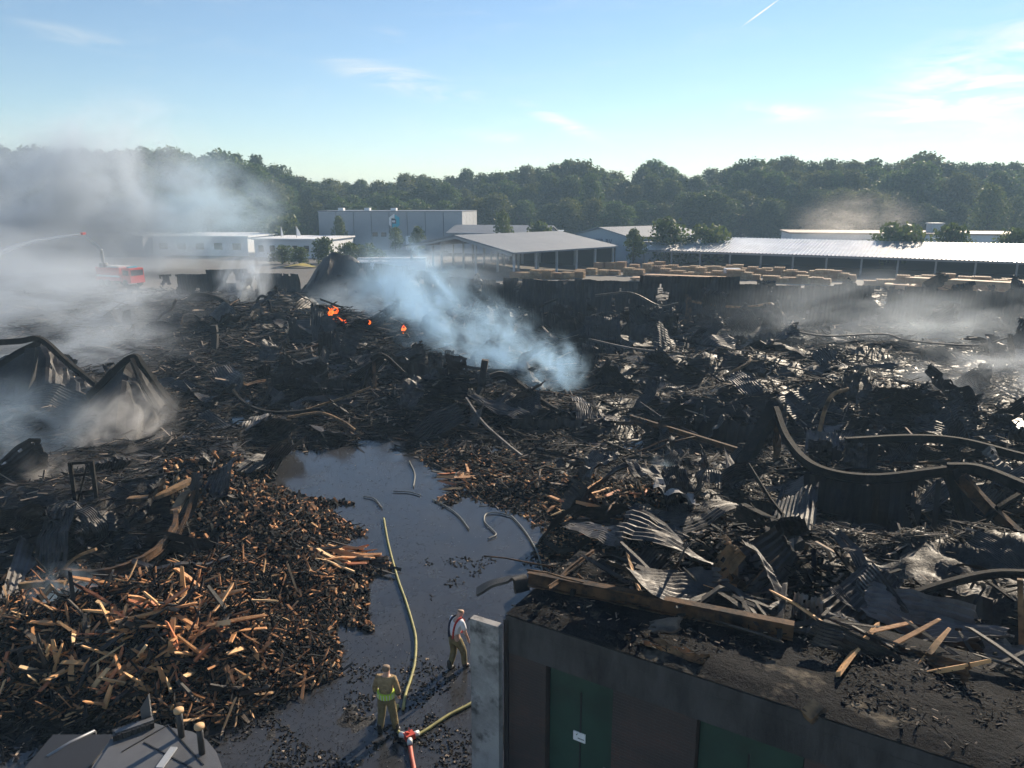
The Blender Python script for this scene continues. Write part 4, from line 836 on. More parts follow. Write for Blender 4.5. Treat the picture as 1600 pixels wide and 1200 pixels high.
def tone(o):
    u = random.random(); k = [w_ for w_ in WOOD if w_[0] <= u][-1][1]; o.color = (*k, 1)
    return 'black' if k[0] < .03 else 'dark brown' if k[0] < .1 else 'reddish' if k[1] < .2 else 'pale' if k[0] > .62 else 'tan'
PMARK = [(80, 960, 'by the blue smoke wisp'), (200, 945, 'on the crest of the left pile'), (330, 960, 'on the right crest of the left pile'), (210, 1010, 'in the middle of the left pile'), (330, 1030, 'right of the middle of the left pile'), (430, 1020, 'on the pile slope toward the lane'), (110, 1010, 'on the left part of the pile'),
    (40, 1060, 'at the left picture edge'), (130, 1090, 'left of the machine flap'), (230, 1075, 'just above the machine flap'), (310, 1100, 'just above the capped posts'), (400, 1090, 'at the pile foot beside the lane'), (20, 1110, 'in the lower left corner'), (530, 868, 'in the fan at the bank tip, left part'), (575, 875, 'in the fan at the bank tip, lane end'), (690, 755, 'in the small heap on the right bank'), (890, 790, 'on the right bank near the lane'), (960, 800, 'on the right bank before the smoking heap'), (930, 835, 'on the lower right bank')]
def planks(n, area, where, tilt, lift, az=None, sc=(1.0, 1.5)):
    k = 0
    while k < n:
        u, v = random.gauss(0, .45), random.gauss(0, .45)
        if abs(u) > 1 or abs(v) > 1: continue
        p_ = GP(area[0] + u * area[2], area[1] + v * area[3])
        if not free(p_.x, p_.y): continue
        s = random.uniform(*sc); a = random.uniform(0, 6.28) if az is None else random.gauss(az, .35)
        o = link('plank', random.choice(PLK), None, (p_.x, p_.y, p_.z + random.uniform(.02, lift)), (random.gauss(0, .5), random.gauss(0, tilt), a), (s, s, s))
        tn = tone(o); ph = min(PMARK, key=lambda t: (t[0] - area[0] - u * area[2]) ** 2 + (t[1] - area[1] - v * area[3]) ** 2)[2]
        st = 'upright' if abs(math.sin(o.rotation_euler.y)) > .62 else 'slanting' if abs(math.sin(o.rotation_euler.y)) > .3 else 'flat'
        reg(o, ('short ' if o.data.name in SHORT else 'long ') + st + ' ' + tn + ' split plank ' + ph, 'plank', 'split planks and billets'); k += 1
scatter('plank_pieces', 'mass of split plank pieces in the lower left pile', 4200, (-40, 520), (915, 1135), 'chips', .4, 1.4, .045, .09, .02, .05, .5, .18)
planks(120, (230, 990, 190, 70), 'in the sunlit upper half of the lower left pile', .5, .5)
planks(95, (240, 1075, 200, 60), 'in the lower half of the left pile above the machine', .6, .3)
planks(40, (60, 1055, 70, 45), 'standing on end at the left picture edge', 1.0, .3)
planks(45, (545, 872, 55, 22), 'fanned out at the tip of the left bank', .1, .3, az=-.25, sc=(1.1, 1.6))
planks(30, (700, 752, 45, 20), 'in the small heap on the right lane bank', .2, .15)
planks(40, (930, 800, 90, 40), 'scattered over the right bank before the smoking heap', .3, .2)

# ------------------------------------------------------------------ brick building at lower right
def brick_building():
    a = bx0; rz = math.atan2(bux.y, bux.x); o = empty('brick_building', (a.x, a.y, 0), rz); reg(o, 'sooty flat roofed brick building with green doors at lower right', 'building')
    Lg, Dp, h = 13.0, 3.3, 4.0
    MB().box((Lg / 2, Dp / 2 + .2, 1.9), (Lg - .2, Dp - .5, 3.7)).build('core', 'darkvoid', o)
    # top sheet with uneven ash
    nx, ny = 90, 26; xs = np.linspace(0, Lg, nx); ys = np.linspace(0, Dp, ny); X, Y = np.meshgrid(xs, ys, indexing='ij'); ed = np.minimum(np.minimum(X, Lg - X), np.minimum(Y, Dp - Y))
    Z = h + .02 + sstep(0, .35, ed) * (.05 * fbm(X * 1.4, Y * 1.4, 31) + .07 * fbm(X * 5, Y * 5, 37) + .12 * np.clip(fbm(X * .8, Y * .8, 41) - .5, 0, 1))
    V = np.stack([X.ravel(), Y.ravel(), Z.ravel()], 1); i = np.arange(nx - 1)[:, None] * ny + np.arange(ny - 1)[None, :]; link('ash_layer', np_mesh('ash_layer', V, np.stack([i, i + ny, i + ny + 1, i + 1], -1).reshape(-1, 4), 'roofash', True), o)
    MB().box((Lg / 2, Dp / 2, h - .13), (Lg, Dp, .24)).build('roof_slab', 'soot_concrete', o)
    MB().box((Lg / 2, .10, h - .54), (Lg - .004, .20, .57)).build('fascia', 'soot_concrete', o)
    bays = [(0, .92, 'brick'), (.92, 2.35, 'greendoor'), (2.35, 3.95, 'brick'), (3.95, 5.75, 'greendoor'), (5.75, 8.0, 'brick'), (8.0, 9.6, 'greendoor'), (9.6, 13, 'brick')]
    for x0, x1, m in bays:
        if m == 'brick': MB().box(((x0 + x1) / 2, .12, 1.58), (x1 - x0, .20, 3.16)).build('brick_wall', 'brick', o)
        else:
            d = MB().box(((x0 + x1) / 2, .20, 1.57), (x1 - x0 - .06, .08, 3.12)).build('door', 'greendoor', o)
            MB().box(((x0 + x1) / 2, .155, 1.40), (.03, .02, 2.7)).build('door_seam', 'machinedark', d); MB().box((x1 - .18, .14, 1.2), (.05, .06, .16)).build('handle', 'steel', d)
            MB().box(((x0 + x1) / 2, .155, .35), (x1 - x0 - .12, .02, .5)).build('kick_plate', 'greendoor', d)
    n = MB().box((1.62, .145, 1.75), (.26, .02, .2)).build('notice', 'white', o); n['label'] = 'small white notice on the green door'
    MB().add([(1.51, .131, 1.83), (1.57, .131, 1.77), (1.59, .131, 1.83), (1.55, .131, 1.79)], [(0, 1, 2, 3)]).build('mark', 'machinedark', n)
    MB().box((1.66, .133, 1.72), (.14, .004, .02)).build('mark', 'steel', n)
    p = MB().box((-.33, -.2, 1.93), (.66, .16, 3.86), Euler((0, 0, .04))).build('concrete_pier', 'concrete', o); p['label'] = 'pale stained concrete pier at the building corner'
    MB().box((.02, .12, 1.95), (.10, .3, 3.9)).build('corner_post', 'machinedark', o)
    MB().box((Lg / 2, Dp - .06, 1.95), (Lg, .1, 3.9)).build('back_wall', 'brick', o); MB().box((.06, Dp / 2 + .2, 1.95), (.1, Dp - .6, 3.9)).build('side_wall', 'brick', o)
    return o
brick_building()
def RB(a, b, z): q = bx0 + bux * a + buy * b; return Vector((q.x, q.y, z))   # on the building roof
beam([AT(826, 903, 14.6), AT(1240, 986, 12.55)], 'long rust edged steel beam lying over the brick building roof', 'rustbeam', .18, .32, 'I', wob=0)
beam([AT(1215, 985, 12.9), AT(1620, 1075, 11.7)], 'grey steel beam continuing the rusty one to the right', 'sheet', .18, .28, 'I', wob=0)
def roof_sheet(px, py, Y, seed, label, sz=(1.6, .9), rot=(0, 0, 0), m='sheet', bend=.7):
    me = sheet_mesh(sz[0], sz[1], 14, 15, seed, bend=bend, m=m, crumple=.08, rib=.022); p = AT(px, py, Y) + Vector((0, 0, .12)); o = link('roofing_sheet', me, None, p, rot); reg(o, label, 'roofing sheet'); return o
roof_sheet(1050, 905, 16.5, 301, 'brown rippled sheet behind the rust edged beam', (3.0, 1.4), (.2, .1, -.35))
roof_sheet(1120, 935, 15.2, 302, 'tan curled sheet with ragged lip behind the rust edged beam', (1.6, .7), (.1, .2, .2), 'tanbeam', 1.3)
roof_sheet(960, 915, 16.3, 303, 'dark corrugated sheet sliding from the debris crest', (1.8, .8), (.4, .3, -.7))
roof_sheet(1250, 1000, 12.9, 304, 'grey ribbed sheet hanging over the beam on the roof', (1.1, .55), (.1, 1.15, 1.1), 'sheetpale', .4)
roof_sheet(1340, 950, 15.0, 305, 'blackened ribbed sheet with pale ridges right of the crest', (1.7, 1.1), (.3, -.2, .6), 'sheet', .4)
roof_sheet(1430, 985, 14.0, 306, 'row of ribbed sheet waves below the arched beam', (2.2, .9), (.35, .1, -.5), 'sheetpale', .3)
roof_sheet(1500, 1010, 13.2, 307, 'pale crusted sheet at right below the arched beam', (1.5, .8), (.3, .1, -.4), 'sheetpale', .3)
roof_sheet(1575, 1040, 12.6, 308, 'crusted sheet end at the right picture edge', (1.0, .7), (.3, .1, -.4), 'sheetpale', .3)
roof_sheet(1330, 1045, 12.4, 309, 'greenish sheet curling below the grey beam', (1.8, .5), (.6, .1, -.45), 'sheet', .8)
roof_sheet(1440, 1060, 12.0, 310, 'torn brown sheet hanging below the grey beam', (1.5, .6), (.9, .1, -.5), 'rustbeam', .5)
roof_sheet(1180, 915, 16.6, 311, 'jagged dark sheet heap on the debris crest', (2.2, 1.3), (.3, -.2, .5))
roof_sheet(1020, 1010, 12.9, 312, 'flat crusted sheet on the ash covered roof, left one', (1.3, .35), (.05, .05, -.6), 'sheetpale', .2)
roof_sheet(1050, 1035, 12.2, 313, 'flat crusted sheet on the ash covered roof, right one', (1.3, .3), (.05, .05, -.6), 'tanbeam', .2)
for q, (px_, py_, Y_, l, wd, az, tl) in enumerate([(1145, 905, 15.8, .75, .22, 1.3, 1.1), (1270, 1110, 10.6, .35, .28, .4, .5), (1110, 1050, 12, .5, .2, -.4, .1), (870, 945, 14.0, .35, .3, .3, .2), (893, 935, 14.1, .4, .1, 1.0, 1.2), (825, 950, 14.0, .35, .3, .6, .2), (1560, 1160, 10.2, .5, .16, 1.2, .9)]):
    p_ = AT(px_, py_, Y_); mb = MB().box((0, 0, 0), (l, wd, .09), None, .85); o = mb.build('plank' if q in (0, 4, 6) else 'rubble_block', ('tanbeam', 'tanbeam', 'char', 'char', 'charbeam', 'char', 'tanbeam')[q]); o.location = p_; o.rotation_euler = (.1, -tl, az)
    reg(o, ['tan plank standing upright on the debris crest', 'tan broken block on the right roof part', 'charred lump in the middle of the roof', 'black lump near the left end of the beam', 'short dark strut propping the beam on the roof', 'black lump at the left roof corner', 'splintered plank at the lower right edge'][q], 'plank' if q in (0, 4, 6) else 'block')
ADJ0 = {'sheet': 'brownish grey', 'sheetdark': 'black', 'sheetpale': 'pale grey'}
def crest(p):
    qx = 800 + F * p.x / (p.y * cp - (p.z - CAM_H) * sp); return min(((900, 'behind the rusty beam start'), (1000, 'left of the upright tan plank'), (1110, 'by the tan curled sheet'), (1190, 'right of the upright tan plank'), (1280, 'by the hanging ribbed sheet'), (1380, 'at the foot of the arched beam'), (1480, 'below the arched beam'), (1570, 'by the rusty orange post')), key=lambda t: abs(t[0] - qx))[1]
for k in range(16):
    p_ = G0(random.uniform(890, 1590), random.uniform(880, 1000), random.uniform(2.6, 3.6)); me = random.choice(SHEETS); s_ = random.uniform(.3, .55)
    if on_building(p_.x, p_.y): p_.z = 4.15
    reg(link('roofing_sheet', me, None, p_, (random.gauss(0, .4), random.gauss(0, .3), random.uniform(0, 6.28)), (s_, s_, s_)), ADJ0.get(me.materials[0].name, 'charred') + ' crumpled sheet piece on the debris crest ' + crest(p_), 'roofing sheet', 'sheet pieces on the debris crest')
for k in range(26):
    p_ = G0(random.uniform(890, 1590), random.uniform(880, 1010), random.uniform(2.8, 3.6)); s_ = random.uniform(.3, .6)
    if on_building(p_.x, p_.y): p_.z = 4.2
    reg(link('bent_rod', random.choice(RODS), None, p_, (random.gauss(0, .2), random.gauss(0, .2), random.uniform(0, 6.28)), (s_, s_, s_)), 'thin bent rod on the debris crest ' + crest(p_), 'rod', 'bent rods on the debris crest')
for k in range(70):
    a_ = random.uniform(1.0, 10.5); b_ = random.triangular(1.4, 4.2, 2.6); q = bx0 + bux * a_ + buy * b_; s_ = random.uniform(.7, 1.5)
    o = link('board', random.choice(PLK), None, (q.x, q.y, 4.12 + random.uniform(0, .22) if b_ < 3.2 else max(H(q.x, q.y) + .2, 3.6)), (random.gauss(0, .4), random.gauss(0, .22), random.gauss(-.55, .7)), (s_ * 1.2, s_, s_ * .7)); tn = tone(o)
    if tn in ('reddish', 'pale') or (tn == 'tan' and random.random() < .65): o.color = (.03, .024, .02, 1); tn = 'charred'
    reg(o, ('short ' if s_ < 1 else 'long ') + tn + ' board on the brick building roof ' + ('behind the left end of the beam' if a_ < 3.5 else 'behind the middle of the beam' if a_ < 6.5 else 'right of the rusty beam' if a_ < 9.5 else 'near the right picture edge'), 'board', 'boards on the building roof')
# ash and litter on the roof and debris crest behind
n = 3000; al = rng.uniform(.1, 12.5, n); bl = rng.uniform(.1, 3.1, n); kk = fbm(al * 1.1, bl * 1.6, 55, 3) > .47; al, bl = al[kk], bl[kk]; n = len(al)
x = bx0.x + bux.x * al + buy.x * bl; yy = bx0.y + bux.y * al + buy.y * bl; th = rng.uniform(0, 6.28, n)
V, Fq = boxes_np(np.stack([x, yy, 4.08 + .12 * rng.random(n)], 1), np.stack([rng.uniform(.02, .12, n), rng.uniform(.01, .03, n), rng.uniform(.006, .02, n)], 1), np.stack([np.cos(th), np.sin(th), rng.normal(0, .3, n)], 1), np.tile([0., .2, 1.], (n, 1)))
reg(link('roof_litter', np_mesh('roof_litter', V, Fq, 'debris')), 'burnt litter and ash on the brick building roof', 'debris', None, 'stuff')
n = 7000; al = rng.uniform(1.2, 14, n); bl = 3.2 + np.abs(rng.normal(0, 2.2, n)); x = bx0.x + bux.x * al + buy.x * bl; yy = bx0.y + bux.y * al + buy.y * bl; th = rng.uniform(0, 6.28, n); z = hgt(x, yy)
V, Fq = boxes_np(np.stack([x, yy, z + .05 + .3 * rng.random(n)], 1), np.stack([rng.uniform(.06, .6, n), rng.uniform(.03, .12, n), rng.uniform(.01, .05, n)], 1), np.stack([np.cos(th), np.sin(th), rng.normal(0, .4, n)], 1), np.tile([0., .2, 1.], (n, 1)))
reg(link('charred_debris', np_mesh('charred_debris', V, Fq, 'debris')), 'heaped charred scraps behind the brick building', 'debris', None, 'stuff')

# ------------------------------------------------------------------ machine at lower left
def machine():
    pts = [G0(*p, 2.9) for p in ((172, 1152), (238, 1126), (262, 1133), (300, 1140), (322, 1152), (338, 1172), (348, 1200), (345, 1240), (150, 1260), (140, 1200))]
    o0 = Vector((pts[0].x, pts[0].y, 0)); o = empty('excavator', o0); reg(o, 'dark grey excavator seen from above with two capped posts', 'excavator')
    P = [(p.x - o0.x, p.y - o0.y) for p in pts]
    MB().poly(P, 1.2, 2.86).build('body', 'machine', o); inn = [(sum(q[0] for q in P) / 10 + (x - sum(q[0] for q in P) / 10) * .93, sum(q[1] for q in P) / 10 + (y_ - sum(q[1] for q in P) / 10) * .93) for x, y_ in P]
    MB().poly(inn, 2.85, 2.9).build('hood', 'machine', o)
    def W(px, py, z=2.9): g = G0(px, py, z); return Vector((g.x - o0.x, g.y - o0.y, z))
    for a, b in (((225, 1160), (300, 1200)), ((262, 1133), (318, 1195)), ((190, 1175), (262, 1133))): MB().bar(W(*a, 2.905), W(*b, 2.905), .02, .02).build('panel_seam', 'machinedark', o)
    g = MB()
    for i in range(9): t = i / 8; c = W(180, 1153).lerp(W(238, 1133), t); g.box(c + Vector((0, 0, .06)), (.06, .22, .10), Euler((0, 0, .5)))
    g.build('vent', 'machinedark', o); MB().bar(W(180, 1147, 2.98), W(240, 1126, 2.98), .1, .1).build('vent_rim', 'machine', o)
    f = MB(); a, b, c, d = W(222, 1130), W(237, 1127), W(237, 1102, 3.0), W(226, 1113, 3.0); a.z = b.z = 2.9; q = W(232, 1128); up = Vector((0, 0, .55))
    f.add([a, b, b + up, a + up * .55, a + Vector((0, .05, 0)), b + Vector((0, .05, 0)), b + up + Vector((0, .05, 0)), a + up * .55 + Vector((0, .05, 0))], [(0, 1, 2, 3), (7, 6, 5, 4), (0, 4, 5, 1), (1, 5, 6, 2), (2, 6, 7, 3), (3, 7, 4, 0)]); f.build('flap', 'machine', o)
    for px_, py_ in ((284, 1151), (316, 1177)):
        b = W(px_, py_); s = MB().cyl(b, .055, .50, 12).build('post', 'machinedark', o); c = MB(); c.cyl(b + Vector((0, 0, .5)), .085, .05, 14); c.build('post_cap', 'capwood', s)
    MB().tube([W(74, 1182, 2.6), W(110, 1160, 2.6), W(148, 1142, 2.6)], .03, 6).build('handrail', 'steel', o)
    for px_, py_ in ((76, 1182), (148, 1142)): MB().tube([W(px_, py_, 2.6), W(px_, py_, 2.6) - Vector((0, 0, .7))], .025, 6).build('rail_post', 'machinedark', o)
    MB().bar(W(249, 1200, 2.93), W(272, 1168, 2.93), .12, .03).build('grip_strip', 'greywall', o)
    MB().box((.9, -.6, .5), (1.0, 3.4, 1.0)).build('track', 'tyre', o); MB().box((-1.4, -.9, .5), (.8, 3.4, 1.0)).build('track', 'tyre', o); MB().box((-.2, -.8, 1.1), (2.6, 2.4, .3)).build('undercarriage', 'machinedark', o)
    MB().box((-.75, -.2, 1.9), (1.1, 1.3, 1.4)).build('cab', 'machinedark', o)
machine()

# forklift mast wreck at left
p0 = GP(136, 790); o = empty('mast_frame', p0, .25); reg(o, 'burnt forklift mast frame standing in the left rubble', 'mast')
MB().box((-.35, 0, .75), (.12, .16, 1.6)).build('upright', 'charbeam', o); MB().box((.35, 0, .75), (.12, .16, 1.6)).build('upright', 'charbeam', o)
for z in (.4, 1.05, 1.5): MB().box((0, .02, z), (.6, .1, .1)).build('crossbar', 'charbeam', o)
MB().bar((-.25, -.06, .1), (.2, -.06, 1.4), .08, .06).build('brace', 'charbeam', o)

# ------------------------------------------------------------------ fire truck, boom and jet at far left
def fire_truck():
    g = G0(188, 447); o = empty('fire_truck', (g.x, g.y, .05), R(-25)); reg(o, 'red fire truck with raised crane boom in the left smoke', 'fire truck')
    MB().box((-.8, 0, 1.75), (5.0, 2.4, 1.9)).build('body', 'firered', o); cb = MB().box((2.9, 0, 1.65), (1.9, 2.4, 2.1), None, .92).build('cab', 'firered', o)
    MB().box((3.80, 0, 2.05), (.08, 2.0, .8)).build('windscreen', 'glass', cb); MB().box((2.9, -1.16, 2.05), (1.1, .08, .7)).build('side_window', 'glass', cb)
    MB().box((-.8, -1.22, 1.5), (4.8, .06, .28)).build('stripe', 'white', o); MB().box((-.8, 0, 2.8), (4.4, 2.0, .2)).build('equipment_deck', 'silver', o); MB().box((2.9, 0, 2.8), (.4, 1.5, .2)).build('light_bar', 'teal', o)
    for x in (-2.2, -1.0, 2.7):
        for s in (-1, 1):
            wv = MB(); wv.tube([(x, s * 1.05, .52), (x, s * 1.3, .52)], .52, 14); wv.build('wheel', 'tyre', o)
    MB().box((0, 0, .75), (7.2, 1.0, .3)).build('chassis', 'machinedark', o)
    inv = o.matrix_basis.inverted()
    a, b, c = inv @ AT(164, 430, g.y), inv @ AT(158, 390, g.y - 1), inv @ AT(130, 365, g.y - 2)
    MB().cyl((a.x, a.y, 2.7), .6, .6, 12).build('turntable', 'machinedark', o); a.z = max(a.z, 2.8)
    MB().bar(a, b, .35, .4).build('boom', 'silver', o); MB().bar(b, c, .28, .3).build('boom_arm', 'silver', o); MB().box(c, (.5, .5, .35)).build('nozzle', 'firered', o)
    c2 = AT(130, 366, g.y - 2); e = AT(-60, 425, g.y - 6); pts = [c2.lerp(e, t / 10) + Vector((0, 0, 1.1 * math.sin(math.pi * t / 10))) for t in range(11)]
    mb = MB(); mb.tube(pts, .10, 8, [1 + 3.2 * t / 10 for t in range(11)]); mj = bpy.data.materials.new('spray'); mj.use_nodes = True; nb = mj.node_tree.nodes['Principled BSDF']; nb.inputs['Base Color'].default_value = (.85, .87, .9, 1); nb.inputs['Alpha'].default_value = .55; nb.inputs['Roughness'].default_value = .6; MATS['spray'] = mj
    reg(mb.build('water_jet', 'spray', None, tuple(c2)), 'white water jet arching left from the crane boom', 'water jet')
fire_truck()

# ------------------------------------------------------------------ flames
def flame(px, py, hgt_, label, n, spread, seed):
    r = random.Random(seed); p = GP(px, py); o = empty('flame', (p.x, p.y, p.z + .15)); reg(o, label, 'flame')
    for i in range(n):
        x, y_ = r.gauss(0, spread), r.gauss(0, spread * .5); h = hgt_ * r.uniform(.5, 1); pts = [(x, y_, 0), (x + r.gauss(0, .08), y_, h * .3), (x + r.gauss(0, .15), y_, h * .65), (x + r.gauss(0, .22), y_, h)]
        MB().tube(crom(pts, 3), hgt_ * .12, 7, [.7, .9, 1.05, 1.0, .95, .8, .6, .45, .28, .03]).build('flame_tongue', 'flame', o)
flame(519, 512, 1.0, 'orange flame on the black mound in the middle left', 6, .3, 1)
flame(545, 516, .7, 'low reddish flame licking right of the larger one', 5, .8, 2)
flame(631, 523, 1.1, 'small lone red flame in the blue smoke', 2, .12, 3)

# ------------------------------------------------------------------ hoses
def hose(pl, r, m, label, dz=.05): return reg(MB().tube(crom([GP(a, b) * 1.0 + Vector((0, 0, max(0, -GP(a, b).z) + dz)) for a, b in pl], 8), r, 8).build('hose', m), label, 'hose')
hose([(600, 815), (605, 845), (612, 875), (622, 910), (634, 945), (646, 985), (650, 1010), (648, 1040), (641, 1068), (634, 1090), (630, 1115)], .038, 'hose_yellow', 'long yellow hose running up the flooded lane')
hose([(622, 1108), (617, 1122), (617, 1138), (624, 1152), (636, 1160)], .038, 'hose_yellow', 'short yellow hose loop at the standing person', .06)
hose([(645, 1160), (668, 1147), (700, 1127), (730, 1108), (752, 1093)], .04, 'hose_yellow', 'yellow hose leading right to the concrete pier')
hose([(640, 1165), (643, 1185), (648, 1215), (650, 1260)], .05, 'hose_red', 'red hose leaving the picture at the bottom')
hose([(568, 780), (585, 784), (597, 798)], .026, 'hose_grey', 'short dark hose piece in the upper lane')
hose([(615, 772), (640, 773), (657, 778)], .026, 'hose_grey', 'dark curved hose piece left of the reddish plank heap')
hose([(676, 785), (700, 798), (718, 812), (733, 832)], .026, 'hose_grey', 'grey hose piece in the middle of the lane')
hose([(800, 812), (778, 806), (760, 808), (757, 820), (768, 832), (775, 840), (762, 847)], .026, 'hose_grey', 'S shaped grey hose near the right bank')
hose([(800, 812), (820, 835), (840, 868), (848, 900)], .026, 'hose_grey', 'pale hose curving along the right bank to the building')
hose([(640, 725), (648, 745), (646, 765)], .03, 'hose_grey', 'thin pale hose piece in the far end of the lane')
p = GP(640, 1162, .08); p.z = max(p.z, .08); o = empty('hose_divider', p, .6); reg(o, 'red hose divider joining three hoses on the mud', 'hose divider')
MB().box((0, 0, .06), (.22, .18, .14)).build('body', 'brass', o)
for a in (0, 2.2, 4.3): MB().tube([(math.cos(a) * .08, math.sin(a) * .08, .05), (math.cos(a) * .24, math.sin(a) * .24, .04)], .065, 10).build('coupling', 'silver', o)
for a in (1.1, 3.2): MB().bar((0, 0, .14), (math.cos(a) * .1, math.sin(a) * .1, .2), .03, .03).build('valve_handle', 'brass', o)

# ------------------------------------------------------------------ people
def skin(name, chains, m, parent, sub=2, root=0):
    """chains: list of [(x,y,z,r) ...]; a chain whose first point equals an earlier point joins there"""
    vs = []; rs = []; es = []; key = {}
    def vid(p):
        k = tuple(round(c, 4) for c in p[:3])
        if k not in key: key[k] = len(vs); vs.append(p[:3]); rs.append(p[3] if isinstance(p[3], tuple) else (p[3], p[3]))
        return key[k]
    for ch in chains:
        for a, b in zip(ch, ch[1:]): es.append((vid(a), vid(b)))
    me = bpy.data.meshes.new(name); me.from_pydata(vs, es, []); o = bpy.data.objects.new(name, me); C.objects.link(o)
    o.modifiers.new('s', 'SKIN')
    for i, d in enumerate(me.skin_vertices[0].data): d.radius = rs[i]; d.use_root = (i == root)
    md = o.modifiers.new('u', 'SUBSURF'); md.levels = sub; md.render_levels = sub
    bpy.context.view_layer.update(); ev = o.evaluated_get(bpy.context.evaluated_depsgraph_get()); m2 = bpy.data.meshes.new_from_object(ev); bpy.data.objects.remove(o)
    m2.materials.clear(); m2.materials.append(MATS[m]); m2.polygons.foreach_set('use_smooth', [True] * len(m2.polygons)); m2.name = name
    return link(name, m2, parent)
def person(label, loc, rz, top, legs, bow, armL, armR, style):
    """local: facing +Y. legs: ((foot x,y,z),(knee)), bow = (forward shift of head, drop)"""
    o = empty('person', loc, rz); reg(o, label, 'person'); hx, hz = bow
    pel = (0, 0, .95); wst = (0, .0, 1.10); chs = (0, .03 + hx * .35, 1.34); nk = (0, .03 + hx * .7, 1.50 - hz * .3); hd = (0, .06 + hx, 1.63 - hz); ht = (0, .07 + hx * 1.1, 1.74 - hz)
    def leg(s, knee, ank, toe, kr=(.085, .062, .045), ft=True):
        hip = (s * .10, 0, .90); c = [(*pel, .12), (*hip, kr[0] + .01), (*knee, kr[1]), (*ank, kr[2])]
        return c + ([(*toe, .035)] if ft else [])
    def arm(s, el, wr, r=(.062, .05, .038)):
        sh = (s * .19, chs[1] + .01, 1.43 - hz * .2); return [(*chs, .15), (*sh, r[0]), (*el, r[1]), (*wr, r[2])]
    body = [[(*pel, .12), (*wst, .12), (*chs, .14), (*nk, .050), (*hd, .108), (*ht, .098)], leg(-1, *legs[0]), leg(1, *legs[1]), arm(-1, *armL, r=(.05, .042, .03)), arm(1, *armR, r=(.05, .042, .03))]
    fr = Vector((0, .06 + hx, 1.63 - hz)); body.append([(*hd, .088), (fr.x, fr.y + .085, fr.z - .03, .022)])      # nose / face front
    for wr in (armL[1], armR[1]):                                                                  # palm, four fingers and thumb
        wv = Vector(wr); pm = wv + Vector((0, .01, -.08)); body.append([(*wr, .03), (*pm, .034)])
        for k, (dx, ln) in enumerate(((-.030, .065), (-.010, .078), (.012, .074), (.032, .058))):
            body.append([(*pm, .034), (pm.x + dx * .8, pm.y + .012, pm.z - .04, .010), (pm.x + dx, pm.y + .028, pm.z - ln, .008)])
        body.append([(*wr, .03), (wv.x, wv.y + .045, wv.z - .055, .011), (wv.x, wv.y + .06, wv.z - .09, .009)])
    skin('body', body, 'skin', o)
    tk = .022
    def shell(chains, m, nm): return skin(nm, chains, m, o)
    def grow(ch, g): return [(*c[:3], c[3] + g) for c in ch]
    shell([grow([(*pel, .125), (*wst, .125)], tk), grow(leg(-1, *legs[0], ft=False), tk + .012), grow(leg(1, *legs[1], ft=False), tk + .012)], 'trousers', 'trousers')
    for lg in legs:
        an, toe = Vector(lg[1]), Vector(lg[2]); skin('boot', [[(an.x, an.y, an.z + .2, .075), (an.x, an.y, an.z + .02, .072), (an.x, an.y - .01, .06, .07)], [(an.x, an.y - .01, .06, .07), ((an.x + toe.x) / 2, (an.y + toe.y) / 2, .055, .062), (toe.x, toe.y, .045, .05)]], 'boot', o)
    if style == 1:
        shell([grow([(0, 0, .86, .145), (*wst, .135), (*chs, .15), (nk[0], nk[1], nk[2] - .04, .06)], tk), grow(arm(-1, *armL), tk), grow(arm(1, *armR), tk)], 'turnout', 'jacket')
        j = MB(); 
        for z, r_, hh, m_ in ((.98, .185, .13, 'hivis'),):
            ring = [(r_ * 1.12 * math.cos(a * math.pi / 10), r_ * .98 * math.sin(a * math.pi / 10)) for a in range(20)]; MB().poly(ring, z, z + hh).build('waist_band', m_, o)
        for k in range(9): a = math.pi * (1.08 + k * .105); MB().box((.208 * math.cos(a), .183 * math.sin(a), 1.045), (.018, .012, .12), Euler((0, 0, a + math.pi / 2))).build('reflective_stripe', 'silver', o)
        for el, wr in (armL, armR): e, w_ = Vector(el), Vector(wr); MB().tube([e.lerp(w_, .45), e.lerp(w_, .75)], .074, 10).build('sleeve_band', 'machinedark', o)
        skin('hair', [[(hd[0], hd[1] - .04, hd[2] - .04, .085), (hd[0], hd[1] - .03, hd[2] + .04, .105), (ht[0], ht[1] - .02, ht[2] + .015, .100)]], 'hair', o)
        skin('collar', [[(nk[0], nk[1] - .01, nk[2] - .06, .085), (nk[0], nk[1], nk[2] - .01, .078)]], 'turnout', o)
    else:
        shell([grow([(0, 0, 1.02, .125), (*wst, .12), (*chs, .142), (nk[0], nk[1], nk[2] - .05, .06)], .014), [(*chs, .15), (-.19, chs[1] + .01, 1.43 - hz * .2, .075), (Vector((-.19, chs[1] + .01, 1.43 - hz * .2)).lerp(Vector(armL[0]), .8)[:] + (.07,))], [(*chs, .15), (.19, chs[1] + .01, 1.43 - hz * .2, .075), (Vector((.19, chs[1] + .01, 1.43 - hz * .2)).lerp(Vector(armR[0]), .8)[:] + (.07,))]], 'tshirt', 'shirt')
        for s in (-1, 1): 
            st = MB(); st.sweep(crom([(s * .07, -.145, 1.02), (s * .09, -.165 + hx * .2, 1.25), (s * .10, -.12 + hx * .4, 1.44), (s * .10, .03 + hx * .5, 1.52 - hz * .15), (s * .09, .19 + hx * .35, 1.36), (s * .08, .16, 1.05)], 5), [(-.028, -.012), (.028, -.012), (.028, .012), (-.028, .012)], up=Vector((1, 0, .1))); b_ = st.build('suspender', 'navy' if s < 0 else 'redcloth', o)
        skin('hair', [[(hd[0], hd[1] - .03, hd[2] + .04, .092), (ht[0], ht[1] - .025, ht[2] + .01, .088)]], 'hair', o)
    return o
p = GP(606, 1147); p.z = max(p.z, 0) - .01
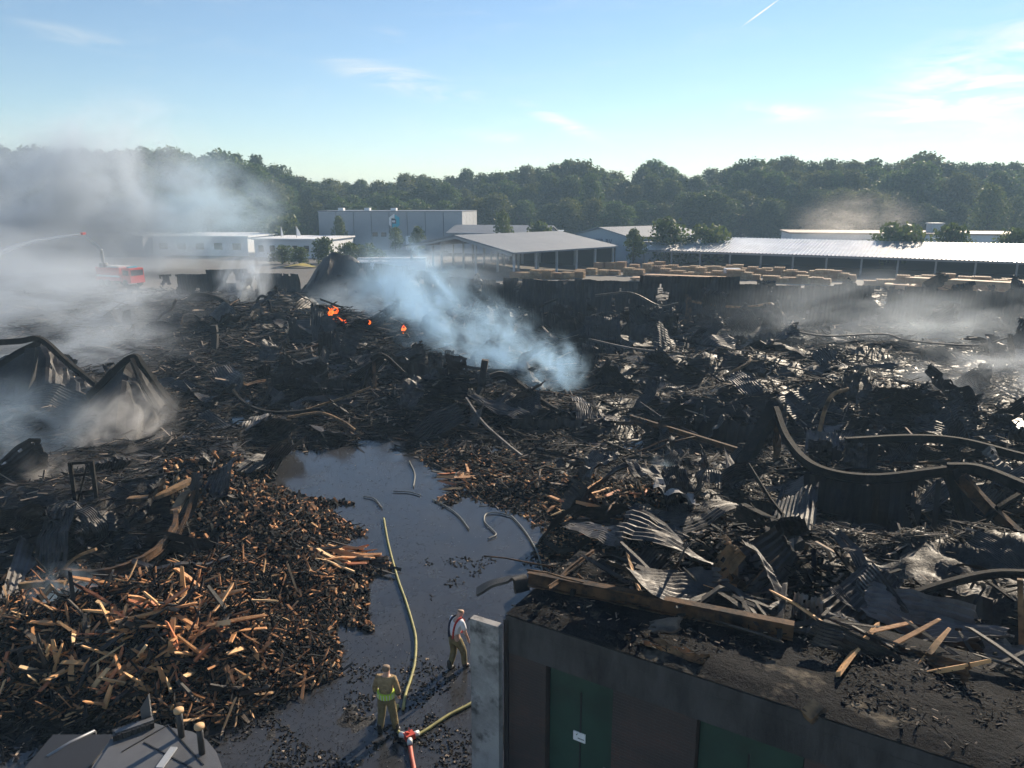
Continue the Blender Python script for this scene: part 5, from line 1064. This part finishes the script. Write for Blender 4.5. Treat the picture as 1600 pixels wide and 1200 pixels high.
person('person in tan turnout jacket with yellow green waist band standing by the hose divider', p, R(-8), 1, (((-.13, .03, .50), (-.17, -.04, .09), (-.20, .10, .05)), ((.14, .05, .50), (.20, .03, .09), (.24, .17, .05))), (.04, .02),
       ((-.27, .02, 1.16), (-.27, .14, .95)), ((.27, .02, 1.16), (.25, .15, .95)), 1)
p = GP(712, 1048); p.z = max(p.z, 0) - .01
person('person in white shirt with dark braces and olive trousers stooping beside the concrete pier', p, R(-42), 2, (((-.10, .05, .50), (-.12, -.10, .10), (-.13, .04, .05)), ((.10, .20, .52), (.12, .22, .10), (.13, .37, .05))), (.16, .07),
       ((-.25, .10, 1.17), (-.24, .22, .95)), ((.26, .12, 1.15), (.24, .24, .92)), 2)

# ------------------------------------------------------------------ labels by the nearest landmark
MARKS = [(750, 600, 'by the lone charred post'), (590, 590, 'by the bent frame in the middle'), (519, 510, 'by the larger flame'), (631, 522, 'by the lone small flame'), (410, 475, 'by the hooped pipe'), (490, 490, 'by the dark stump post'), (334, 535, 'by the smoking stump post'),
    (1175, 700, 'by the thick leaning girder'), (1285, 660, 'by the rusty hooked pipe'), (1370, 745, 'by the great sagging girder'), (1510, 800, 'by the steep right girders'), (1350, 870, 'by the long sloping girder'), (1052, 800, 'by the pale smoking ash heap'), (1075, 680, 'by the long straight beam'), (880, 645, 'by the long bowed beam'),
    (780, 690, 'by the pale rail at the lane head'), (1075, 480, 'by the ragged stub before the burnt wall'), (1150, 575, 'by the pale hooked pipe'), (1345, 585, 'by the leaning plank in the right haze'), (1580, 545, 'by the ragged stub at the right edge'), (960, 455, 'by the left sagging rail'), (200, 600, 'by the dark tent of sheeting'),
    (60, 560, 'by the ribbed roof at the left edge'), (136, 760, 'by the mast frame'), (240, 850, 'by the big curved beam'), (520, 420, 'by the tent shaped heap'), (430, 645, 'by the curved beam left of the middle'), (1450, 690, 'by the dark horizontal girder'), (1400, 525, 'by the long drooping cable'), (990, 545, 'by the thin pale rail'),
    (850, 500, 'by the leaning grey sheets'), (700, 440, 'by the sagging charred wall'), (300, 470, 'by the humped dark girder'), (930, 790, 'on the right lane bank'), (1040, 600, 'behind the long straight beam'), (1480, 620, 'in the thin grey smoke at right'), (1205, 830, 'by the torn girder stub'), (1230, 530, 'by the drooping rail end'), (40, 700, 'in the bluish smoke at left'), (380, 560, 'right of the smoking stump post')]
ADJ = {'sheet': 'brownish grey', 'sheetdark': 'black', 'sheetpale': 'pale grey', 'charbeam': 'black', 'rustbeam': 'rusty'}
for o in list(C.objects):
    if o.get('category') in ('roofing sheet', 'cladding sheet', 'rod') and o.get('group') and 'crest' not in o['group']:
        v = o.location; dz = v.y * cp - (v.z - CAM_H) * sp; qx = 800 + F * v.x / dz; qy = 600 - F * (v.y * sp + (v.z - CAM_H) * cp) / dz
        ph = min(MARKS, key=lambda t: (t[0] - qx) ** 2 + ((t[1] - qy) * 1.6) ** 2)[2]; ad = ADJ.get(o.data.materials[0].name, 'charred')
        kd, gp = {'roofing sheet': ('crumpled roofing sheet', 'crumpled roofing sheets in the rubble'), 'cladding sheet': ('large buckled cladding sheet', 'large buckled cladding sheets in the rubble'), 'rod': ('thin bent steel rod', 'bent rods in the rubble')}[o['category']]
        if 'standing' in o['group']: kd = 'curled cladding sheet standing on edge'
        o['label'] = ad + ' ' + kd + ' ' + ph; o['group'] = gp
# ------------------------------------------------------------------ haze and smoke
def box_obj(name, lo, hi):
    mb = MB(); mb.box([(a + b) / 2 for a, b in zip(lo, hi)], [b - a for a, b in zip(lo, hi)]); mb2 = mb; me = bpy.data.meshes.new(name); me.from_pydata(mb.v, [], mb.f); o = link(name, me); return o
hz = box_obj('haze', (-420, -80, -1.2), (520, 1520, 34)); reg(hz, 'thin smoky haze over the whole site', 'haze', None, 'stuff')
m = bpy.data.materials.new('haze'); m.use_nodes = True; N = m.node_tree.nodes; N.remove(N['Principled BSDF']); pv = N.new('ShaderNodeVolumePrincipled'); pv.inputs['Color'].default_value = (.52, .76, 1.0, 1); pv.inputs['Density'].default_value = .0007; pv.inputs['Anisotropy'].default_value = .0
m.node_tree.links.new(pv.outputs[0], N['Material Output'].inputs['Volume']); hz.data.materials.append(m)
def smoke(px, py, Y, rx, ry, rz, dens, label, col=(.80, .86, .93), ns=1.3, lo=.38, hi=.72, rot=(0, 0, 0), aniso=.5, seed=0, step=1.0):
    bm = bmesh.new(); bmesh.ops.create_icosphere(bm, subdivisions=3, radius=1); me = bpy.data.meshes.new('smoke'); bm.to_mesh(me); bm.free()
    p = AT(px, py, Y); o = link('smoke', me, None, p, rot, (rx, ry, rz)); reg(o, label, 'smoke', None, 'stuff')
    m = bpy.data.materials.new('smoke'); m.use_nodes = True; nt = m.node_tree; N = nt.nodes; L = nt.links; N.remove(N['Principled BSDF'])
    tc = N.new('ShaderNodeTexCoord'); ln = N.new('ShaderNodeVectorMath'); ln.operation = 'LENGTH'; L.new(tc.outputs['Object'], ln.inputs[0])
    fo = N.new('ShaderNodeMapRange'); fo.interpolation_type = 'SMOOTHSTEP'; L.new(ln.outputs['Value'], fo.inputs[0]); fo.inputs[1].default_value = .98; fo.inputs[2].default_value = .15; fo.inputs[3].default_value = 0; fo.inputs[4].default_value = 1
    mp = N.new('ShaderNodeMapping'); mp.inputs['Location'].default_value = (seed * 3.7, seed * 1.9, seed * 5.3); L.new(tc.outputs['Object'], mp.inputs[0])
    nz = N.new('ShaderNodeTexNoise'); nz.inputs['Scale'].default_value = ns; nz.inputs['Detail'].default_value = 4; nz.inputs['Roughness'].default_value = .55; nz.inputs['Distortion'].default_value = .7; L.new(mp.outputs[0], nz.inputs[0])
    nr = N.new('ShaderNodeMapRange'); L.new(nz.outputs[0], nr.inputs[0]); nr.inputs[1].default_value = lo; nr.inputs[2].default_value = hi
    mu = N.new('ShaderNodeMath'); mu.operation = 'MULTIPLY'; L.new(fo.outputs[0], mu.inputs[0]); L.new(nr.outputs[0], mu.inputs[1])
    m2 = N.new('ShaderNodeMath'); m2.operation = 'MULTIPLY'; L.new(mu.outputs[0], m2.inputs[0]); m2.inputs[1].default_value = dens
    pv = N.new('ShaderNodeVolumePrincipled'); pv.inputs['Color'].default_value = (*col, 1); pv.inputs['Anisotropy'].default_value = aniso; L.new(m2.outputs[0], pv.inputs['Density']); L.new(pv.outputs[0], N['Material Output'].inputs['Volume'])
    m.cycles.volume_step_rate = step; me.materials.append(m); return o
BL = (.50, .74, 1.0); WB = (.80, .89, 1.0)
smoke(-20, 385, 132, 38, 18, 26, .38, 'great white smoke bank drifting over the far left', WB, seed=1, ns=2.2, lo=.42, hi=.66)
smoke(150, 330, 135, 28, 16, 22, .40, 'smoke veil rising before the left poplars', WB, seed=2, ns=2.4, lo=.44, hi=.68, rot=(0, -.4, 0))
smoke(30, 425, 98, 20, 8, 11, .15, 'pale smoke drifting past the fire truck', WB, seed=21, ns=2.2, lo=.40, hi=.68)
smoke(320, 330, 135, 17, 14, 12, .24, 'thin blue smoke veil before the poplars beside the grey hall', (.66, .84, 1.0), seed=18, ns=2.2, lo=.40, hi=.7)
smoke(40, 490, 68, 19, 11, 8, .30, 'low white smoke over the far left rubble', WB, seed=3, ns=2.4, lo=.42, hi=.66)
smoke(120, 560, 55, 11, 8, 5, .26, 'wispy smoke behind the left collapsed roofs', WB, seed=19, ns=2.4, lo=.44, hi=.68)
smoke(385, 430, 86, 4.0, 4, 7.0, .75, 'upright white smoke wisp in the far left rubble', WB, seed=4, rot=(0, .35, 0), ns=2.0, lo=.46, hi=.7)
smoke(190, 680, 37, 4.0, 3, 2.8, 1.1, 'white smoke curling up before the dark tent of sheeting', (.90, .90, .90), seed=5, rot=(0, -.6, 0), ns=2.0, lo=.44, hi=.70)
smoke(30, 690, 36, 6, 4, 4.0, .38, 'bluish smoke pooling at the left edge', (.62, .80, 1.0), seed=6, ns=2.0, lo=.42, hi=.68)
smoke(80, 750, 31, 2.2, 2.0, 1.5, 1.2, 'small pale smoke puff beside the mast frame', (.90, .87, .84), seed=16, ns=2.0, lo=.46, hi=.7)
smoke(862, 575, 47, 3.0, 2.6, 2.8, 1.1, 'dense blue smoke puff at the end of the middle plume', BL, seed=7, rot=(0, .2, 0), ns=2.4, lo=.46, hi=.70)
smoke(780, 545, 51, 5.2, 4, 3.8, .75, 'blue smoke strands right of the lone post', BL, seed=20, rot=(0, .5, 0), ns=2.6, lo=.46, hi=.70)
smoke(700, 495, 58, 8.0, 5, 5.0, .55, 'blue smoke plume over the middle rubble', BL, seed=8, rot=(0, .65, 0), ns=2.6, lo=.46, hi=.70)
smoke(630, 455, 70, 7, 6, 6.0, .38, 'wide blue smoke drifting behind the flames', BL, seed=9, rot=(0, .6, 0), ns=2.3, lo=.42, hi=.68)
smoke(545, 485, 74, 6, 5, 4, .26, 'thin smoke around the left flame', (.66, .82, 1.0), seed=10, ns=2, lo=.42, hi=.7)
smoke(105, 945, 19.5, 1.3, 1.0, 1.5, 3.0, 'blue smoke wisp above the plank pile', (.60, .80, 1.0), seed=11, ns=1.9, lo=.46, hi=.72)
smoke(1045, 765, 28, .8, .8, 1.7, 2.6, 'thin blue smoke wisp over the ash heap', (.60, .80, 1.0), seed=12, rot=(0, -.35, 0), ns=1.9, lo=.44, hi=.7)
smoke(1380, 510, 62, 18, 8, 6.0, .09, 'faint grey smoke before the right end of the burnt wall', (.74, .84, .96), seed=13, ns=2.2, lo=.42, hi=.7)
smoke(1545, 600, 46, 9, 5, 4, .16, 'thin grey smoke over the right rubble', (.78, .86, .96), seed=14, ns=2.2, lo=.44, hi=.7)
smoke(1335, 350, 150, 16, 8, 8, .05, 'faint smoke rising behind the glinting roof', (.90, .87, .84), seed=15, ns=2, lo=.40, hi=.7)
smoke(690, 415, 84, 12, 6, 4, .12, 'thin smoke before the sagging wall and gabled shed', (.70, .84, 1.0), seed=17, ns=2.2, lo=.42, hi=.7)
# pale ash heap that smokes
p = GP(1052, 800); o = link('ash_heap', sheet_mesh(1.8, 1.0, 14, 12, 400, rib=.01, bend=.4, crumple=.2, m='concrete'), None, p + Vector((0, 0, .25)), (.1, .1, -.3)); reg(o, 'pale smouldering ash heap under the thin smoke wisp', 'ash heap')
